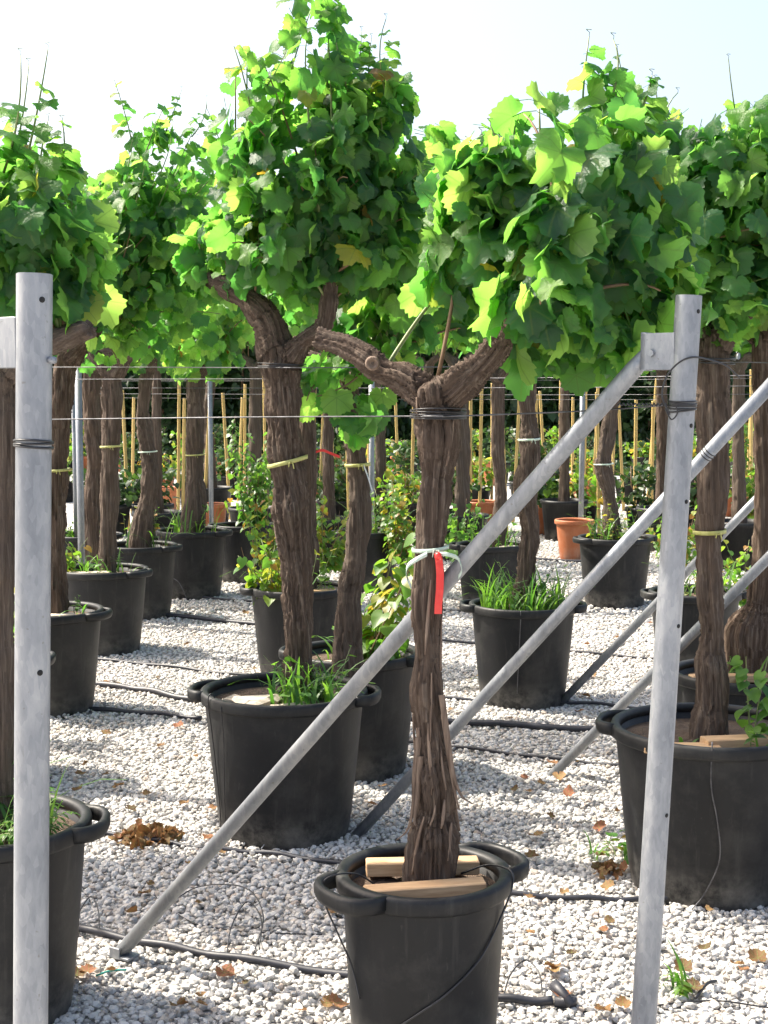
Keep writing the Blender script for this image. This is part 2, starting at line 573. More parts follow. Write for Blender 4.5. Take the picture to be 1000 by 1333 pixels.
def heart_geo(seed):
    r = random.Random(seed)
    key = [(0, 1.0), (30, .74), (60, .66), (95, .60), (135, .52), (165, .36), (180, .12)]
    V, UV, n = [(0, .0, 0)], [(.5, .5)], 12
    f, d = r.uniform(.1, .4), r.uniform(.1, .4)
    for i in range(n):
        a = i / n * 360 - 180
        rr = float(np.interp(abs(a), [k[0] for k in key], [k[1] for k in key]))
        x, y = rr * math.sin(math.radians(a)), rr * math.cos(math.radians(a))
        V.append((x, y, f * abs(x) - d * rr * rr)); UV.append((x * .5 + .5, y * .5 + .5))
    return np.array(V), [(0, 1 + (i + 1) % n, 1 + i) for i in range(n)], UV
HEART_G = [heart_geo(s) for s in range(4)]
def lance_geo(seed):
    r = random.Random(seed)
    d = r.uniform(.1, .5)
    V = [(0, 0, 0), (.16, .3, .05 - d * .09), (.19, .55, .05 - d * .3), (0, 1, -d), (-.19, .55, .05 - d * .3), (-.16, .3, .05 - d * .09), (0, .5, -d * .25)]
    return np.array(V), [(0, 1, 6), (1, 2, 6), (2, 3, 6), (3, 4, 6), (4, 5, 6), (5, 0, 6)], [(v[0] * .5 + .5, v[1] * .5 + .5) for v in V]
LANCE_G = [lance_geo(s) for s in range(4)]

def join_leaves(name, mats, parent, origin, geos, frames, loc=None):
    """one mesh out of many leaves; frames = [(Matrix, material_slot)]"""
    if not frames: return None
    Vs, Fs, UVs, R, MI, base = [], [], [], [], [], 0
    for M, slot in frames:
        V, Fc, UV = random.choice(geos)
        A = np.array(M)
        W = V @ A[:3, :3].T + A[:3, 3] - np.array(origin)
        Vs.append(W)
        Fs.extend([tuple(i + base for i in f) for f in Fc])
        UVs.append(UV)
        R.extend([random.random()] * len(V))
        MI.extend([slot] * len(Fc))
        base += len(V)
    me = bpy.data.meshes.new(name)
    VV = np.concatenate(Vs)
    me.from_pydata(VV.tolist(), [], Fs)
    UV = np.concatenate([np.array(u) for u in UVs])
    uvl = me.uv_layers.new(name='UVMap')
    idx = np.zeros(len(me.loops), dtype=np.int32); me.loops.foreach_get('vertex_index', idx)
    uvl.data.foreach_set('uv', UV[idx].astype(np.float32).ravel())
    a = me.attributes.new('rnd', 'FLOAT', 'POINT'); a.data.foreach_set('value', R)
    for m in (mats if isinstance(mats, (list, tuple)) else [mats]): me.materials.append(m)
    me.polygons.foreach_set('material_index', MI)
    me.polygons.foreach_set('use_smooth', [True] * len(Fs))
    me.update()
    return link(name, me, parent, loc)

def frame(pos, tip, nrm, s):
    t = tip.normalized()
    n = (nrm - t * nrm.dot(t))
    n = n.normalized() if n.length > 1e-4 else t.orthogonal().normalized()
    x = t.cross(n)
    return Matrix(((x.x * s, t.x * s, n.x * s, pos.x), (x.y * s, t.y * s, n.y * s, pos.y), (x.z * s, t.z * s, n.z * s, pos.z), (0, 0, 0, 1)))

def rv(s=1.0):
    return Vector((random.gauss(0, s), random.gauss(0, s), random.gauss(0, s)))

# ------------------------------------------------------------------ trellis posts
ROW = Vector((-0.80, 0.60, 0))

def end_post(px_top, px_low, y, r, label, foot, brk_z, brk_len=.075, hole_discs=(), tie_z=1.68, bolt=None, bz_scale=1.0, tie_n=4):
    """galvanised end post with its bracket and raking brace; px_top / px_low fix its lean"""
    top = at_y(px_top[0], px_top[1], y); low = at_y(px_low[0], px_low[1], y)
    d = (top - low).normalized()
    base = top - d * (top.z / d.z)
    e = empty('trellis_end_post', base, label, 'post', 'galvanised end posts with raking braces')
    L = lambda p: Vector(p) - base
    along = lambda z: base + d * (z / d.z)
    m = MB()
    A, B = along(-.25), top
    m.tube([L(A), L(B)], r, 28, caps=False)
    m.tube([L(B), L(B) + d * .0005], r * .93, 28, caps=True)   # recessed lid
    m.tube([L(B) - d * .012, L(B) + d * .001], [r * .94, r * .94], 28, caps=False)
    m.build('post', M_GALV, e)
    to_foot = (Vector(foot) - along(brk_z)); to_foot.z = 0; to_foot.normalize()
    side = Vector((0, 0, 1)).cross(to_foot).normalized()
    bc = along(brk_z)
    # bracket: bent plate from the post to the brace head
    m = MB()
    X = Matrix.Translation(L(bc) + to_foot * (r + brk_len / 2 - .006)) @ Matrix((( *to_foot, 0), (*side, 0), (0, 0, 1, 0), (0, 0, 0, 1))).transposed().to_4x4()
    m.box((brk_len + .012, .006, .085 * bz_scale), X @ Matrix.Translation((0, -.022, 0)), bev=.001)
    m.box((brk_len + .012, .006, .085 * bz_scale), X @ Matrix.Translation((0, .022, 0)), bev=.001)
    m.box((.012, .050, .089 * bz_scale), X @ Matrix.Translation((brk_len / 2, 0, 0)), bev=.001)
    br = m.build('bracket', M_GALV, e, smooth=False)
    m = MB()
    c = X @ Vector((brk_len * .18, 0, -.004))
    m.tube([c - side * .036, c + side * .036], .008, 6)
    m.tube([c - side * .030, c - side * .0262], .013, 12)
    m.build('bolt', M_GALV, br, smooth=False)
    # brace: tube, flattened towards the bracket
    head = bc + to_foot * (r + brk_len - .012)
    ft = Vector(foot)
    dv = (ft - head).normalized()
    ft = ft + dv * .10
    m = MB()
    m.tube([L(head), L(head + dv * .05), L(head + dv * .10), L(ft)], [.017, .021, .0215, .0215], 20)
    m.build('brace', M_GALV, e)
    m = MB()
    fb = Vector(foot)
    X2 = Matrix.Translation(L(Vector((fb.x, fb.y, .020)) - to_foot * .035)) @ Matrix.Rotation(math.atan2(to_foot.y, to_foot.x), 4, 'Z')
    m.box((.085, .055, .008), X2, bev=.001)
    m.box((.04, .006, .034), X2 @ Matrix.Translation((.012, .026, .012)), bev=.001)
    m.box((.04, .006, .034), X2 @ Matrix.Translation((.012, -.026, .012)), bev=.001)
    m.build('foot_plate', M_GALV, e, smooth=False)
    for hz in hole_discs:
        c = along(hz) + (Vector((0, 0, CAM_H)) - along(hz)).normalized() * 0
        out = Vector((.62, -.78, 0))
        m = MB()
        m.tube([L(c) + out * (r - .004), L(c) + out * (r + .0008)], .0052, 10)
        m.build('bolt_hole_shade', M_HOLE_SHADE, e)  # dark disc on the post wall, painted as a hole's inner shade
    if bolt:
        c = along(bolt); out = Vector((.93, -.37, 0))
        m = MB(); m.tube([L(c) + out * (r - .003), L(c) + out * (r + .012)], .006, 8)
        m.build('bolt', M_GALV, e)
    # wire wound round the post
    m = MB()
    for k in range(tie_n):
        z = tie_z + k * .0042 + random.uniform(-.001, .001)
        c = along(z)
        tilt = random.uniform(-.006, .006)
        pts = []
        for j in range(25):
            t = 2 * math.pi * j / 24
            pts.append(L(c) + Vector((math.cos(t), math.sin(t), 0)) * (r + .0022) + Vector((0, 0, tilt * math.cos(t + k))))
        m.tube(pts, .0021, 5, caps=False)
    m.build('wire_winding', M_BWIRE, e)
    return e, along

P1_FOOT = at_z(150, 1248, 0)
right_post, along_r = end_post((897, 385), (838, 1333), 3.30, .0300, 'leaning galvanised steel post with brace rising behind the tied vine with red tape', P1_FOOT, 1.835, .07,
                               hole_discs=(1.925, 1.665, 1.49, 1.20, .75), tie_z=1.70, tie_n=6)
left_post, along_l = end_post((45, 357), (40, 1333), 2.42, .0300, 'upright galvanised steel post with two black wire bands below its bracket', Vector((-1.95, 3.40, 0)), 1.83, .11,
                              hole_discs=(1.90, 1.27), tie_z=1.655, bolt=1.80, tie_n=3)
def far_post(foot_px, label):
    ft = at_z(foot_px[0], foot_px[1], 0)
    top = ft + Vector((1.44, -1.06, 0))
    r = .03
    e = empty('trellis_end_post', top, label, 'post', 'galvanised end posts with raking braces')
    L = lambda p: Vector(p) - top
    m = MB(); m.tube([(0, 0, -.2), (0, 0, 1.96)], r, 24); m.build('post', M_GALV, e)
    tf = (ft - top).normalized(); side = Vector((0, 0, 1)).cross(tf)
    bc = top + Vector((0, 0, 1.83))
    m = MB()
    X = Matrix.Translation(L(bc) + tf * (r + .03)) @ Matrix(((*tf, 0), (*side, 0), (0, 0, 1, 0), (0, 0, 0, 1))).transposed().to_4x4()
    m.box((.085, .006, .085), X @ Matrix.Translation((0, -.022, 0)), bev=.001); m.box((.085, .006, .085), X @ Matrix.Translation((0, .022, 0)), bev=.001)
    m.build('bracket', M_GALV, e, smooth=False)
    head = bc + tf * .085; dv = (ft - head).normalized()
    m = MB(); m.tube([L(head), L(ft + dv * .1)], .0215, 18); m.build('brace', M_GALV, e)
    return top
POST3 = far_post((462, 1090), 'galvanised brace rising past the trunk behind the leaning post, tied to it with wire')
POST4 = far_post((718, 1010), 'galvanised brace meeting the gravel beside the wide tub of the leaning post')
POST5 = far_post((727, 918), 'galvanised brace meeting the gravel beside the grassy tub')

# ------------------------------------------------------------------ tubs
def soil_mesh(R, z):
    m = MB()
    n, rings = 28, 5
    V = [(0, 0, z + .012)]
    for i in range(1, rings + 1):
        for k in range(n):
            t = 2 * math.pi * k / n
            r = R * i / rings
            V.append((r * math.cos(t), r * math.sin(t), z + (random.uniform(-.008, .014) if i < rings else 0)))
    Fc = [(0, 1 + k, 1 + (k + 1) % n) for k in range(n)]
    for i in range(rings - 1):
        for k in range(n):
            k2 = (k + 1) % n
            Fc.append((1 + i * n + k, 1 + (i + 1) * n + k, 1 + (i + 1) * n + k2, 1 + i * n + k2))
    m.add(V, Fc)
    return m

def tub(px, py, h, R, label, hang=None, mat=None, group='black plastic tubs in rows', n=40, tilt=0, lip=.014, name='plant_tub', cat='tub', taper=.80, soil_depth=.055):
    mat = mat or M_POT
    loc = at_z(px, py, h); loc.z = 0
    e = empty(name, loc, label, cat, group)
    if tilt: e.rotation_euler = tilt
    Rb = R * taper
    m = MB()
    zs = h - .05
    Rz = lambda z: Rb + (R - Rb) * (z / h) ** .85 if z > 0 else Rb
    prof = [(0, .012), (Rb - .02, .012), (Rb - .006, .0), (Rb, .010)]
    for k in range(1, 7): prof.append((Rz(zs * k / 6), zs * k / 6))
    prof += [(R - .004, h - .012), (R - .016, h - .012)]
    for k in (5, 4): prof.append((Rz(zs * k / 6) - .012, zs * k / 6))
    m.lathe(prof, n)
    m.build('body', mat, e)
    m = MB()
    l = lip
    m.lathe([(R - .002, h - .044), (R + l * .8, h - .046), (R + l, h - .038), (R + l * 1.05, h - .012), (R + l * .8, h - .003), (R + l * .2, h), (R - .012, h - .003), (R - .018, h - .010), (R - .019, h - .030), (R - .004, h - .034)], n, closed=True)
    m.build('rim', mat, e)
    if hang is not None:
        for a0 in (hang, hang + math.pi):
            m = MB()
            out = (.078 if R < .22 else .052) * (R / .30) ** .3
            half = .115 / R
            pts = []
            for j in range(13):
                u = j / 12 * 2 - 1
                a = a0 + u * half
                rr = R + .004 + out * (1 - abs(u) ** 4.0)
                pts.append((a, rr))
            V, Fc = [], []
            sec = [(-.010, -.040), (.006, -.041), (.011, -.030), (.012, -.008), (.006, .001), (-.006, .0015), (-.012, -.006)]
            cen = [Vector((rr * math.cos(a), rr * math.sin(a), h - .002)) for a, rr in pts]
            ns = len(sec)
            for j, p in enumerate(cen):
                T = (cen[min(j + 1, 12)] - cen[max(j - 1, 0)]).normalized()
                Nn = Vector((T.y, -T.x, 0))
                for (o_, z_) in sec: V.append(p + Nn * o_ + Vector((0, 0, z_)))
            for j in range(12):
                for k in range(ns):
                    k2 = (k + 1) % ns
                    Fc.append((j * ns + k, j * ns + k2, (j + 1) * ns + k2, (j + 1) * ns + k))
            Fc += [tuple(range(ns - 1, -1, -1)), tuple(12 * ns + k for k in range(ns))]
            m.add(V, Fc)
            m.build('handle', mat, e)
    soil_mesh(Rz(zs) - .012, h - soil_depth).build('soil', M_SOIL, e)
    return loc, h - soil_depth

T = {}
HA = math.atan2(-.16, -.25)
T['front'] = tub(552, 1131, .50, .215, 'black tub with ear handles and two timber blocks around the trunk with red tape', HA, lip=.016, taper=.86)
T['mid'] = tub(370, 895, .58, .312, 'wide black tub with grass and pale bark chips, crossed by the long brace', math.radians(172))
T['right'] = tub(925, 942, .58, .330, 'wide black tub with a timber block behind the leaning steel post', math.radians(160))
T['corner'] = tub(-12, 1064, .56, .262, 'black tub with ferny weeds standing behind the upright post', math.radians(3))
T['A'] = tub(62, 792, .56, .285, 'shaded black tub with a short side handle, second behind the upright post', math.radians(-12))
T['B'] = tub(134, 739, .56, .285, 'black tub with pale timber and weeds round a forked trunk', math.radians(-25))
T['C'] = tub(183, 708, .56, .265, 'black tub with yellowing leaves around a crooked trunk', math.radians(-20))
T['D'] = tub(250, 689, .56, .285, 'black tub with arching grass beside a flared trunk and a small terracotta pot', math.radians(-20))
T['E'] = tub(318, 682, .52, .26, 'black tub under the tall climbing leafy plant', math.radians(10))
T['F'] = tub(390, 762, .56, .29, 'black tub hidden partly by the trunk with a pale yellow tie', math.radians(185))
T['G'] = tub(462, 846, .56, .285, 'black tub full of green weeds behind the grassy wide tub', math.radians(-15))
T['H'] = tub(681, 784, .56, .285, 'black tub brimming with grass beneath the slanting brace', math.radians(178))
T['I'] = tub(801, 698, .56, .285, 'black tub with bushy yellow green weeds beside a slim terracotta pot', math.radians(200))
T['K'] = tub(965, 872, .56, .285, 'black tub with timber under a gnarled swollen trunk foot', math.radians(170))
T['L'] = tub(905, 768, .50, .27, 'black tub with leafy weeds behind the leaning steel post', math.radians(185))
T['O'] = tub(-32, 852, .56, .285, 'black tub with a timber block at the gap left of the upright post', math.radians(0))
T['X1'] = tub(640, 707, .52, .27, 'black tub with weeds and a pale chip behind the grassy tub', math.radians(180))
T['V1'] = tub(480, 690, .52, .26, 'black tub among vines behind the weedy tub', math.radians(20))
T['Q1'] = tub(15, 690, .50, .26, 'black tub with low leafy weeds far behind the upright post', math.radians(20))
T['Q2'] = tub(110, 695, .5, .26, 'black tub between the forked trunk and a thin steel stake', math.radians(20))

TERR = [
    (748, 676, .42, .185, 'slim terracotta pot against the black tub with bushy weeds'),
    (962, 678, .42, .20, 'terracotta pot between the slanting braces'),
    (628, 652, .38, .22, 'wide terracotta pot seen behind the trunk with red tape'),
    (277, 655, .36, .17, 'terracotta pot beside the arching grass tub'),
    (216, 634, .36, .20, 'terracotta pot standing in the aisle beyond the crooked trunk'),
    (160, 588, .40, .22, 'terracotta pot beyond the forked trunk'),
    (640, 598, .45, .2, 'terracotta pot with a shrub near the bamboo canes'),
    (520, 594, .40, .16, 'small terracotta pot in the far bamboo row'),
    (285, 592, .42, .17, 'terracotta pot beside a round black tub in the far row'),
]
for (x, y, h, R, lab) in TERR:
    tub(x, y, h, R, lab, None, M_TERRA, 'terracotta coloured pots', 28, name='terracotta_pot', cat='pot', taper=.74)

# ------------------------------------------------------------------ vines
def limb_mesh(limbs, voxel, amp, name):
    """limbs = [(path, radii)]: welded into one skin by a voxel remesh, then ridged along each limb's own axis"""
    m = MB()
    cl, ax, cr, cs = [], [], [], []
    for li, (path, radii) in enumerate(limbs):
        p = smooth_path(path, 8)
        r = lerp_list(radii, len(p))
        ph = random.uniform(0, 6)
        # lumpy profile
        r = [q * (1 + .10 * math.sin(i * .55 + ph) * random.uniform(.3, 1)) for i, q in enumerate(r)]
        m.tube(p, r, 16)
        s = li * 3.7
        for i in range(len(p)):
            a, b_ = p[max(i - 1, 0)], p[min(i + 1, len(p) - 1)]
            if i: s += (p[i] - p[i - 1]).length
            cl.append(p[i]); ax.append((b_ - a).normalized()); cr.append(r[i]); cs.append(s)
    me = m.mesh('tmp', M_BARK)
    o = bpy.data.objects.new('tmp', me); COL.objects.link(o)
    md = o.modifiers.new('r', 'REMESH'); md.mode = 'VOXEL'; md.voxel_size = voxel; md.use_smooth_shade = True
    sm = o.modifiers.new('s', 'SMOOTH'); sm.iterations = 4; sm.factor = .5
    dg = bpy.context.evaluated_depsgraph_get()
    out = bpy.data.meshes.new_from_object(o.evaluated_get(dg))
    bpy.data.objects.remove(o); bpy.data.meshes.remove(me)
    nv = len(out.vertices)
    co = np.zeros(nv * 3, np.float32); out.vertices.foreach_get('co', co); co = co.reshape(-1, 3).astype(float)
    no = np.zeros(nv * 3, np.float32); out.vertex_normals.foreach_get('vector', no); no = no.reshape(-1, 3)
    C = np.array([tuple(c) for c in cl]); A = np.array([tuple(a) for a in ax]); R = np.array(cr); Sx = np.array(cs)
    d2 = ((co[:, None, :] - C[None]) ** 2).sum(2) / (R[None] ** 2)
    k = d2.argmin(1)
    rel = co - C[k]
    s = Sx[k] + (rel * A[k]).sum(1)
    rad = rel - A[k] * (rel * A[k]).sum(1)[:, None]
    rad /= np.linalg.norm(rad, axis=1)[:, None] + 1e-9
    ref = np.where(np.abs(A[k][:, 2:3]) > .8, np.array([[1, 0, 0]]), np.array([[0, 0, 1]]))
    e1 = np.cross(A[k], ref); e1 /= np.linalg.norm(e1, axis=1)[:, None]
    e2 = np.cross(A[k], e1)
    cu, cv = (rad * e1).sum(1), (rad * e2).sum(1)
    tw = .9 * s + random.uniform(0, 6)
    cu, cv = cu * np.cos(tw) - cv * np.sin(tw), cu * np.sin(tw) + cv * np.cos(tw)
    off = random.uniform(0, 50)
    rdg = 1 - 2 * np.abs(vnoise(cu * 3.2 + off, cv * 3.2, s * 2.8))
    fine = 1 - 2 * np.abs(vnoise(cu * 7.5 + off, cv * 7.5 + 9, s * 4.5))
    fine2 = 1 - 2 * np.abs(vnoise(cu * 15 + off, cv * 15 + 9, s * 8))
    lump = vnoise(cu * 1.3 + off, cv * 1.3 + 4, s * 9)
    rr = R[k]
    crack = np.exp(-(vnoise(cu * 4.5 + off + 7, cv * 4.5 + 3, s * 3.2) / .10) ** 2)
    disp = amp * (.30 * (rdg - .55) + .42 * (fine - .5) + .34 * (fine2 - .5) - .42 * crack) * np.clip(rr / .045, .5, 1.3) + rr * .17 * lump
    co2 = co + no * disp[:, None]
    out.vertices.foreach_set('co', co2.astype(np.float32).ravel())
    a = out.attributes.new('axis_co', 'FLOAT_VECTOR', 'POINT')
    a.data.foreach_set('vector', np.stack([cu * rr, cv * rr, s + off], 1).astype(np.float32).ravel())
    out.materials.clear(); out.materials.append(M_BARK)
    out.polygons.foreach_set('use_smooth', [True] * len(out.polygons))
    out.update(); out.name = name
    return out

def in_blobs(p, blobs):
    return any(((p.x - c.x) / a) ** 2 + ((p.y - c.y) / b_) ** 2 + ((p.z - c.z) / h) ** 2 < 1 for c, a, b_, h, n in blobs)

TRUNKS = {}
LEAF_GAIN = 1.4
def vine(name_key, tubkey, y, trunk_px, arms_px, blobs_px, label, leaf=(.07, .105), n_obj=0, voxel=.008, amp=.014, lo=False, group='old potted vines in rows', canes=True, tips=0):
    """trunk_px: [(x, y, half width)] seen at depth y; arms likewise, leaning along the row; blobs: leafy masses (x, y, rx, ry, leaves, dy)"""
    k = px_size(y)
    pt = lambda x, yy, dy=0: at_y(x, yy, y + dy)
    tr = [(pt(x, yy), w * k * .93) for x, yy, w in trunk_px]
    base = tr[0][0].copy()
    zb = T[tubkey][1] if tubkey else .3
    e = empty('grape_vine', (base.x, base.y, zb), label, 'vine', group)
    O = Vector(e.location)
    path = [p - O for p, w in tr]; rad = [w for p, w in tr]
    path[0].z = -.04
    TRUNKS[name_key] = (O, path, rad)
    limbs = [(path, rad)]
    x0 = trunk_px[-1][0]
    roots = [path[-1]]
    if arms_px is None:
        s = 150 / y
        arms_px = []
        for sg in (-1, 1):
            rr = trunk_px[-1][2]
            arms_px.append([(x0, trunk_px[-1][1] + 4, rr), (x0 + sg * s * 1.0, trunk_px[-1][1] - s * random.uniform(.7, 1.2), rr * .8), (x0 + sg * s * 2.0, trunk_px[-1][1] - s * random.uniform(1.2, 2.2), rr * .62)])
    for arm in arms_px:
        ap = [pt(x, yy, -(x - x0) * k * .55) - O for x, yy, w in arm]
        limbs.append((ap, [w * k * .9 for x, yy, w in arm]))
        roots += ap[1:]
    link('trunk', limb_mesh(limbs, voxel, amp, 'trunk'), e)
    blobs = [(pt(x, yy, dy) - O, rx * k, max(rx * k * .8, .22), ry * k, n) for x, yy, rx, ry, n, dy in blobs_px]
    frames = []
    for (c, a, b_, h, n) in blobs:
        made = 0
        ncane = max(3, int(n / 14)) if canes else 0
        for q in range(ncane):
            u = rv().normalized()
            u.z = abs(u.z) * .9 - .25 if random.random() < .75 else u.z
            end = c + Vector((u.x * a, u.y * b_, u.z * h)) * random.uniform(.8, 1.22)
            st = min(roots, key=lambda r_: (r_ - c).length + random.uniform(0, .15))
            ctl = (st + end) / 2 + Vector((0, 0, .12)) + rv(.05)
            n_seg = 9
            pts = [st * (1 - t) ** 2 + ctl * 2 * t * (1 - t) + end * t * t for t in [i / n_seg for i in range(n_seg + 1)]]
            m = MB()
            m.tube(pts, lerp_list([.0062, .0045, .0022], len(pts)), 5)
            m.build('shoot', M_SHOOT if random.random() < .6 else M_CANE, e)
            Lc = sum((pts[i + 1] - pts[i]).length for i in range(n_seg))
            nl = max(4, int(Lc / .07))
            for j in range(nl):
                t = .22 + .78 * (j + random.random() * .5) / nl
                p = st * (1 - t) ** 2 + ctl * 2 * t * (1 - t) + end * t * t
                if not in_blobs(p, [(bc_, ba * 1.25, bb * 1.25, bh * 1.25, 0) for bc_, ba, bb, bh, _ in blobs]): continue
                s = random.uniform(*leaf) * (1.0 if t < .8 else 1.0 - (t - .8) * 2.4)
                o_ = (p - c); o_ = Vector((o_.x / a, o_.y / b_, o_.z / h))
                outw = (o_ * .8 + rv(.6)); outw.z *= .6
                outw = outw.normalized()
                tip = (outw * .65 + Vector((0, 0, -.75)) + rv(.3)).normalized()
                nrm = (Vector((0, 0, .45)) + outw * .75 + rv(.5))
                frames.append((frame(p + outw * s * .75 + Vector((0, 0, .02)), tip, nrm, s), 0)); made += 1
        while made < n * LEAF_GAIN:
            u = rv().normalized()
            r_ = random.uniform(.4, 1.0) ** .6 * (1.12 if random.random() < .25 else 1)
            p = c + Vector((u.x * a, u.y * b_, u.z * h)) * r_
            if vnoise(np.array([p.x * 8 + 31]), np.array([p.y * 8 + 31]), np.array([p.z * 8 + 31]))[0] < -.10: continue
            s = random.uniform(*leaf) * random.choice((1, 1, .9, .75))
            outw = (Vector((u.x, u.y, u.z * .5)) * .8 + rv(.45)).normalized()
            tip = (outw * .55 + Vector((0, 0, -.8)) + rv(.35)).normalized()
            nrm = (Vector((0, 0, .45)) + outw * .7 + rv(.6))
            frames.append((frame(p, tip, nrm, s), 0)); made += 1
        # thin runners that stick out of the top
    for q in range(tips):
        c, a, b_, h, n = random.choice([q_ for q_ in blobs if q_[4] >= 55] or blobs)
        st = c + Vector((random.uniform(-.7, .7) * a, random.uniform(-.5, .5) * b_, h * .75))
        hh = random.uniform(.14, .42) * (h / .4) ** .3
        end = st + Vector((random.uniform(-.12, .12), random.uniform(-.1, .1), hh))
        ctl = (st + end) / 2 + rv(.03)
        pts = [st * (1 - t) ** 2 + ctl * 2 * t * (1 - t) + end * t * t for t in [i / 6 for i in range(7)]]
        m = MB(); m.tube(pts, lerp_list([.004, .0016], 7), 5)
        cu = [pts[-1] + Vector((math.cos(w * 1.3) * .012 * w * .3, 0, .012 * w - .002 * w * w)) for w in range(5)]
        m.tube(cu, .0011, 3)
        m.build('shoot', M_SHOOT, e)
        for j in range(random.randint(5, 8)):
            t = (j + .6) / 8.2
            p = st.lerp(end, t)
            s = leaf[1] * (.85 - .62 * t)
            outw = Vector((random.uniform(-1, 1), random.uniform(-1, .4), .1)).normalized()
            frames.append((frame(p + outw * s * .5, (outw + Vector((0, 0, -.5))), Vector((0, 0, .6)) + outw * .5 + rv(.3), s), 0))
    if lo:
        o = join_leaves('leaves', M_LEAF, e, (0, 0, 0), LEAF_LO, frames)
        if o: o['kind'] = 'stuff'
        return e
    # the leaves that show largest: nearest to the eye side of the crown
    frames.sort(key=lambda f: f[0].translation.y - .25 * abs(f[0].translation.z) * 0)
    near, rest = frames[:n_obj], frames[n_obj:]
    for M, s in near:
        o = bpy.data.objects.new('leaf', random.choice(LEAF_ME))
        COL.objects.link(o)
        o.parent = e
        o.matrix_basis = M
    o = join_leaves('leaves', M_LEAF, e, (0, 0, 0), LEAF_G if n_obj else LEAF_LO, rest)
    if o: o['kind'] = 'stuff'
    return e

def YT(k): return T[k][0].y

fy = YT('front')
V_FRONT = vine('front', 'front', fy,
     [(557, 1130, 41), (564, 1088, 33), (567, 1035, 26), (559, 960, 22), (556, 880, 21), (556, 800, 21), (560, 720, 21), (565, 640, 23), (572, 575, 27), (570, 530, 31), (568, 500, 34)],
     [[(556, 515, 30), (525, 492, 22), (500, 483, 19), (474, 463, 22), (446, 449, 16), (414, 440, 17)],
      [(582, 515, 30), (612, 490, 25), (640, 462, 21), (664, 432, 18), (690, 405, 15), (735, 375, 10)]],
     [(735, 335, 130, 120, 290, 0), (628, 255, 75, 80, 110, .05), (795, 225, 62, 80, 90, .1), (760, 425, 100, 65, 95, -.05), (850, 330, 60, 110, 70, .1), (684, 172, 30, 42, 16, .1), (600, 350, 50, 60, 40, .15), (705, 392, 48, 42, 40, -.16)],
     'vine with red tape on its trunk, forked into two thick arms', (.036, .096), 300, .0055, .017, tips=8)
vine2y = YT('mid')
vine('mid', 'mid', vine2y,
     [(387, 885, 25), (388, 840, 20), (386, 760, 21), (380, 680, 24), (374, 600, 24), (369, 530, 25), (367, 470, 27)],
     [[(362, 470, 24), (352, 425, 23), (330, 395, 18), (300, 376, 16), (268, 362, 12)], [(375, 470, 22), (396, 445, 15), (420, 428, 14), (428, 395, 13), (430, 360, 10)]],
     [(420, 235, 125, 130, 420, 0), (405, 60, 52, 85, 85, 0), (350, 300, 45, 75, 60, -.1), (278, 335, 42, 48, 42, .1), (505, 175, 50, 75, 75, .05), (450, 345, 90, 60, 100, 0), (312, 95, 16, 40, 12, 0), (520, 330, 50, 80, 50, .1)],
     'tall vine in the wide grassy tub, its thick trunk wrapped by a pale yellow tie', (.036, .090), 300, .007, .016, tips=8)
vine('hang', 'G', YT('G') - .5,
     [(455, 838, 22), (454, 790, 18), (462, 740, 16), (467, 680, 16), (467, 620, 15), (461, 560, 15), (452, 500, 14)], None,
     [(455, 510, 48, 62, 40, -.3), (500, 420, 60, 60, 60, 0), (560, 380, 60, 60, 60, .3), (600, 300, 80, 70, 80, .3), (640, 395, 60, 50, 45, .3), (555, 225, 55, 65, 90, .1), (545, 310, 55, 60, 70, .1)],
     'leaning vine in the weedy tub with bright leaves hanging behind the knotted arm', (.045, .092), 250, .009, .014)
vine('right', 'right', YT('right'),
     [(922, 945, 30), (927, 905, 25), (927, 850, 20), (925, 780, 19), (924, 700, 19), (928, 620, 22), (929, 540, 23), (929, 450, 23)],
     [[(926, 460, 20), (905, 410, 17), (872, 385, 14), (840, 370, 10)], [(932, 460, 20), (958, 415, 16), (995, 390, 13), (1035, 370, 10)]],
     [(925, 290, 110, 125, 360, 0), (965, 180, 55, 55, 45, 0), (850, 260, 60, 90, 70, .1), (1010, 300, 80, 120, 110, 0), (935, 390, 90, 50, 70, -.05), (880, 200, 60, 50, 50, .2), (840, 400, 60, 60, 60, .4)],
     'vine in the wide tub right behind the leaning steel post', (.036, .086), 300, .008, .014, tips=9)
vine('corner', 'corner', YT('corner'),
     [(-8, 1060, 30), (-6, 980, 25), (-3, 880, 23), (0, 760, 21), (4, 640, 21), (6, 540, 22), (8, 490, 24)],
     [[(6, 500, 22), (40, 462, 19), (80, 442, 18), (118, 428, 15)], [(4, 500, 22), (-30, 460, 18), (-70, 440, 14)]],
     [(25, 300, 85, 95, 170, 0), (75, 350, 60, 80, 80, .1), (-60, 310, 90, 110, 110, 0), (10, 395, 60, 40, 40, 0)],
     'vine whose trunk shows only in the gap left of the upright post', (.036, .086), 300, .008, .014, tips=6)
vine('A', 'A', YT('A'),
     [(72, 786, 17), (73, 730, 14), (75, 640, 14), (77, 560, 15), (82, 500, 16), (88, 465, 17)], None,
     [(165, 320, 85, 95, 260, 0), (90, 330, 60, 70, 90, 0), (215, 235, 66, 75, 120, 0), (285, 260, 50, 75, 80, .2), (290, 350, 60, 60, 80, .3), (240, 420, 60, 60, 80, .2), (130, 440, 50, 40, 50, 0)],
     'vine with a yellow tie, right beside the upright steel post', (.036, .086), 300, .010, .014, tips=9)
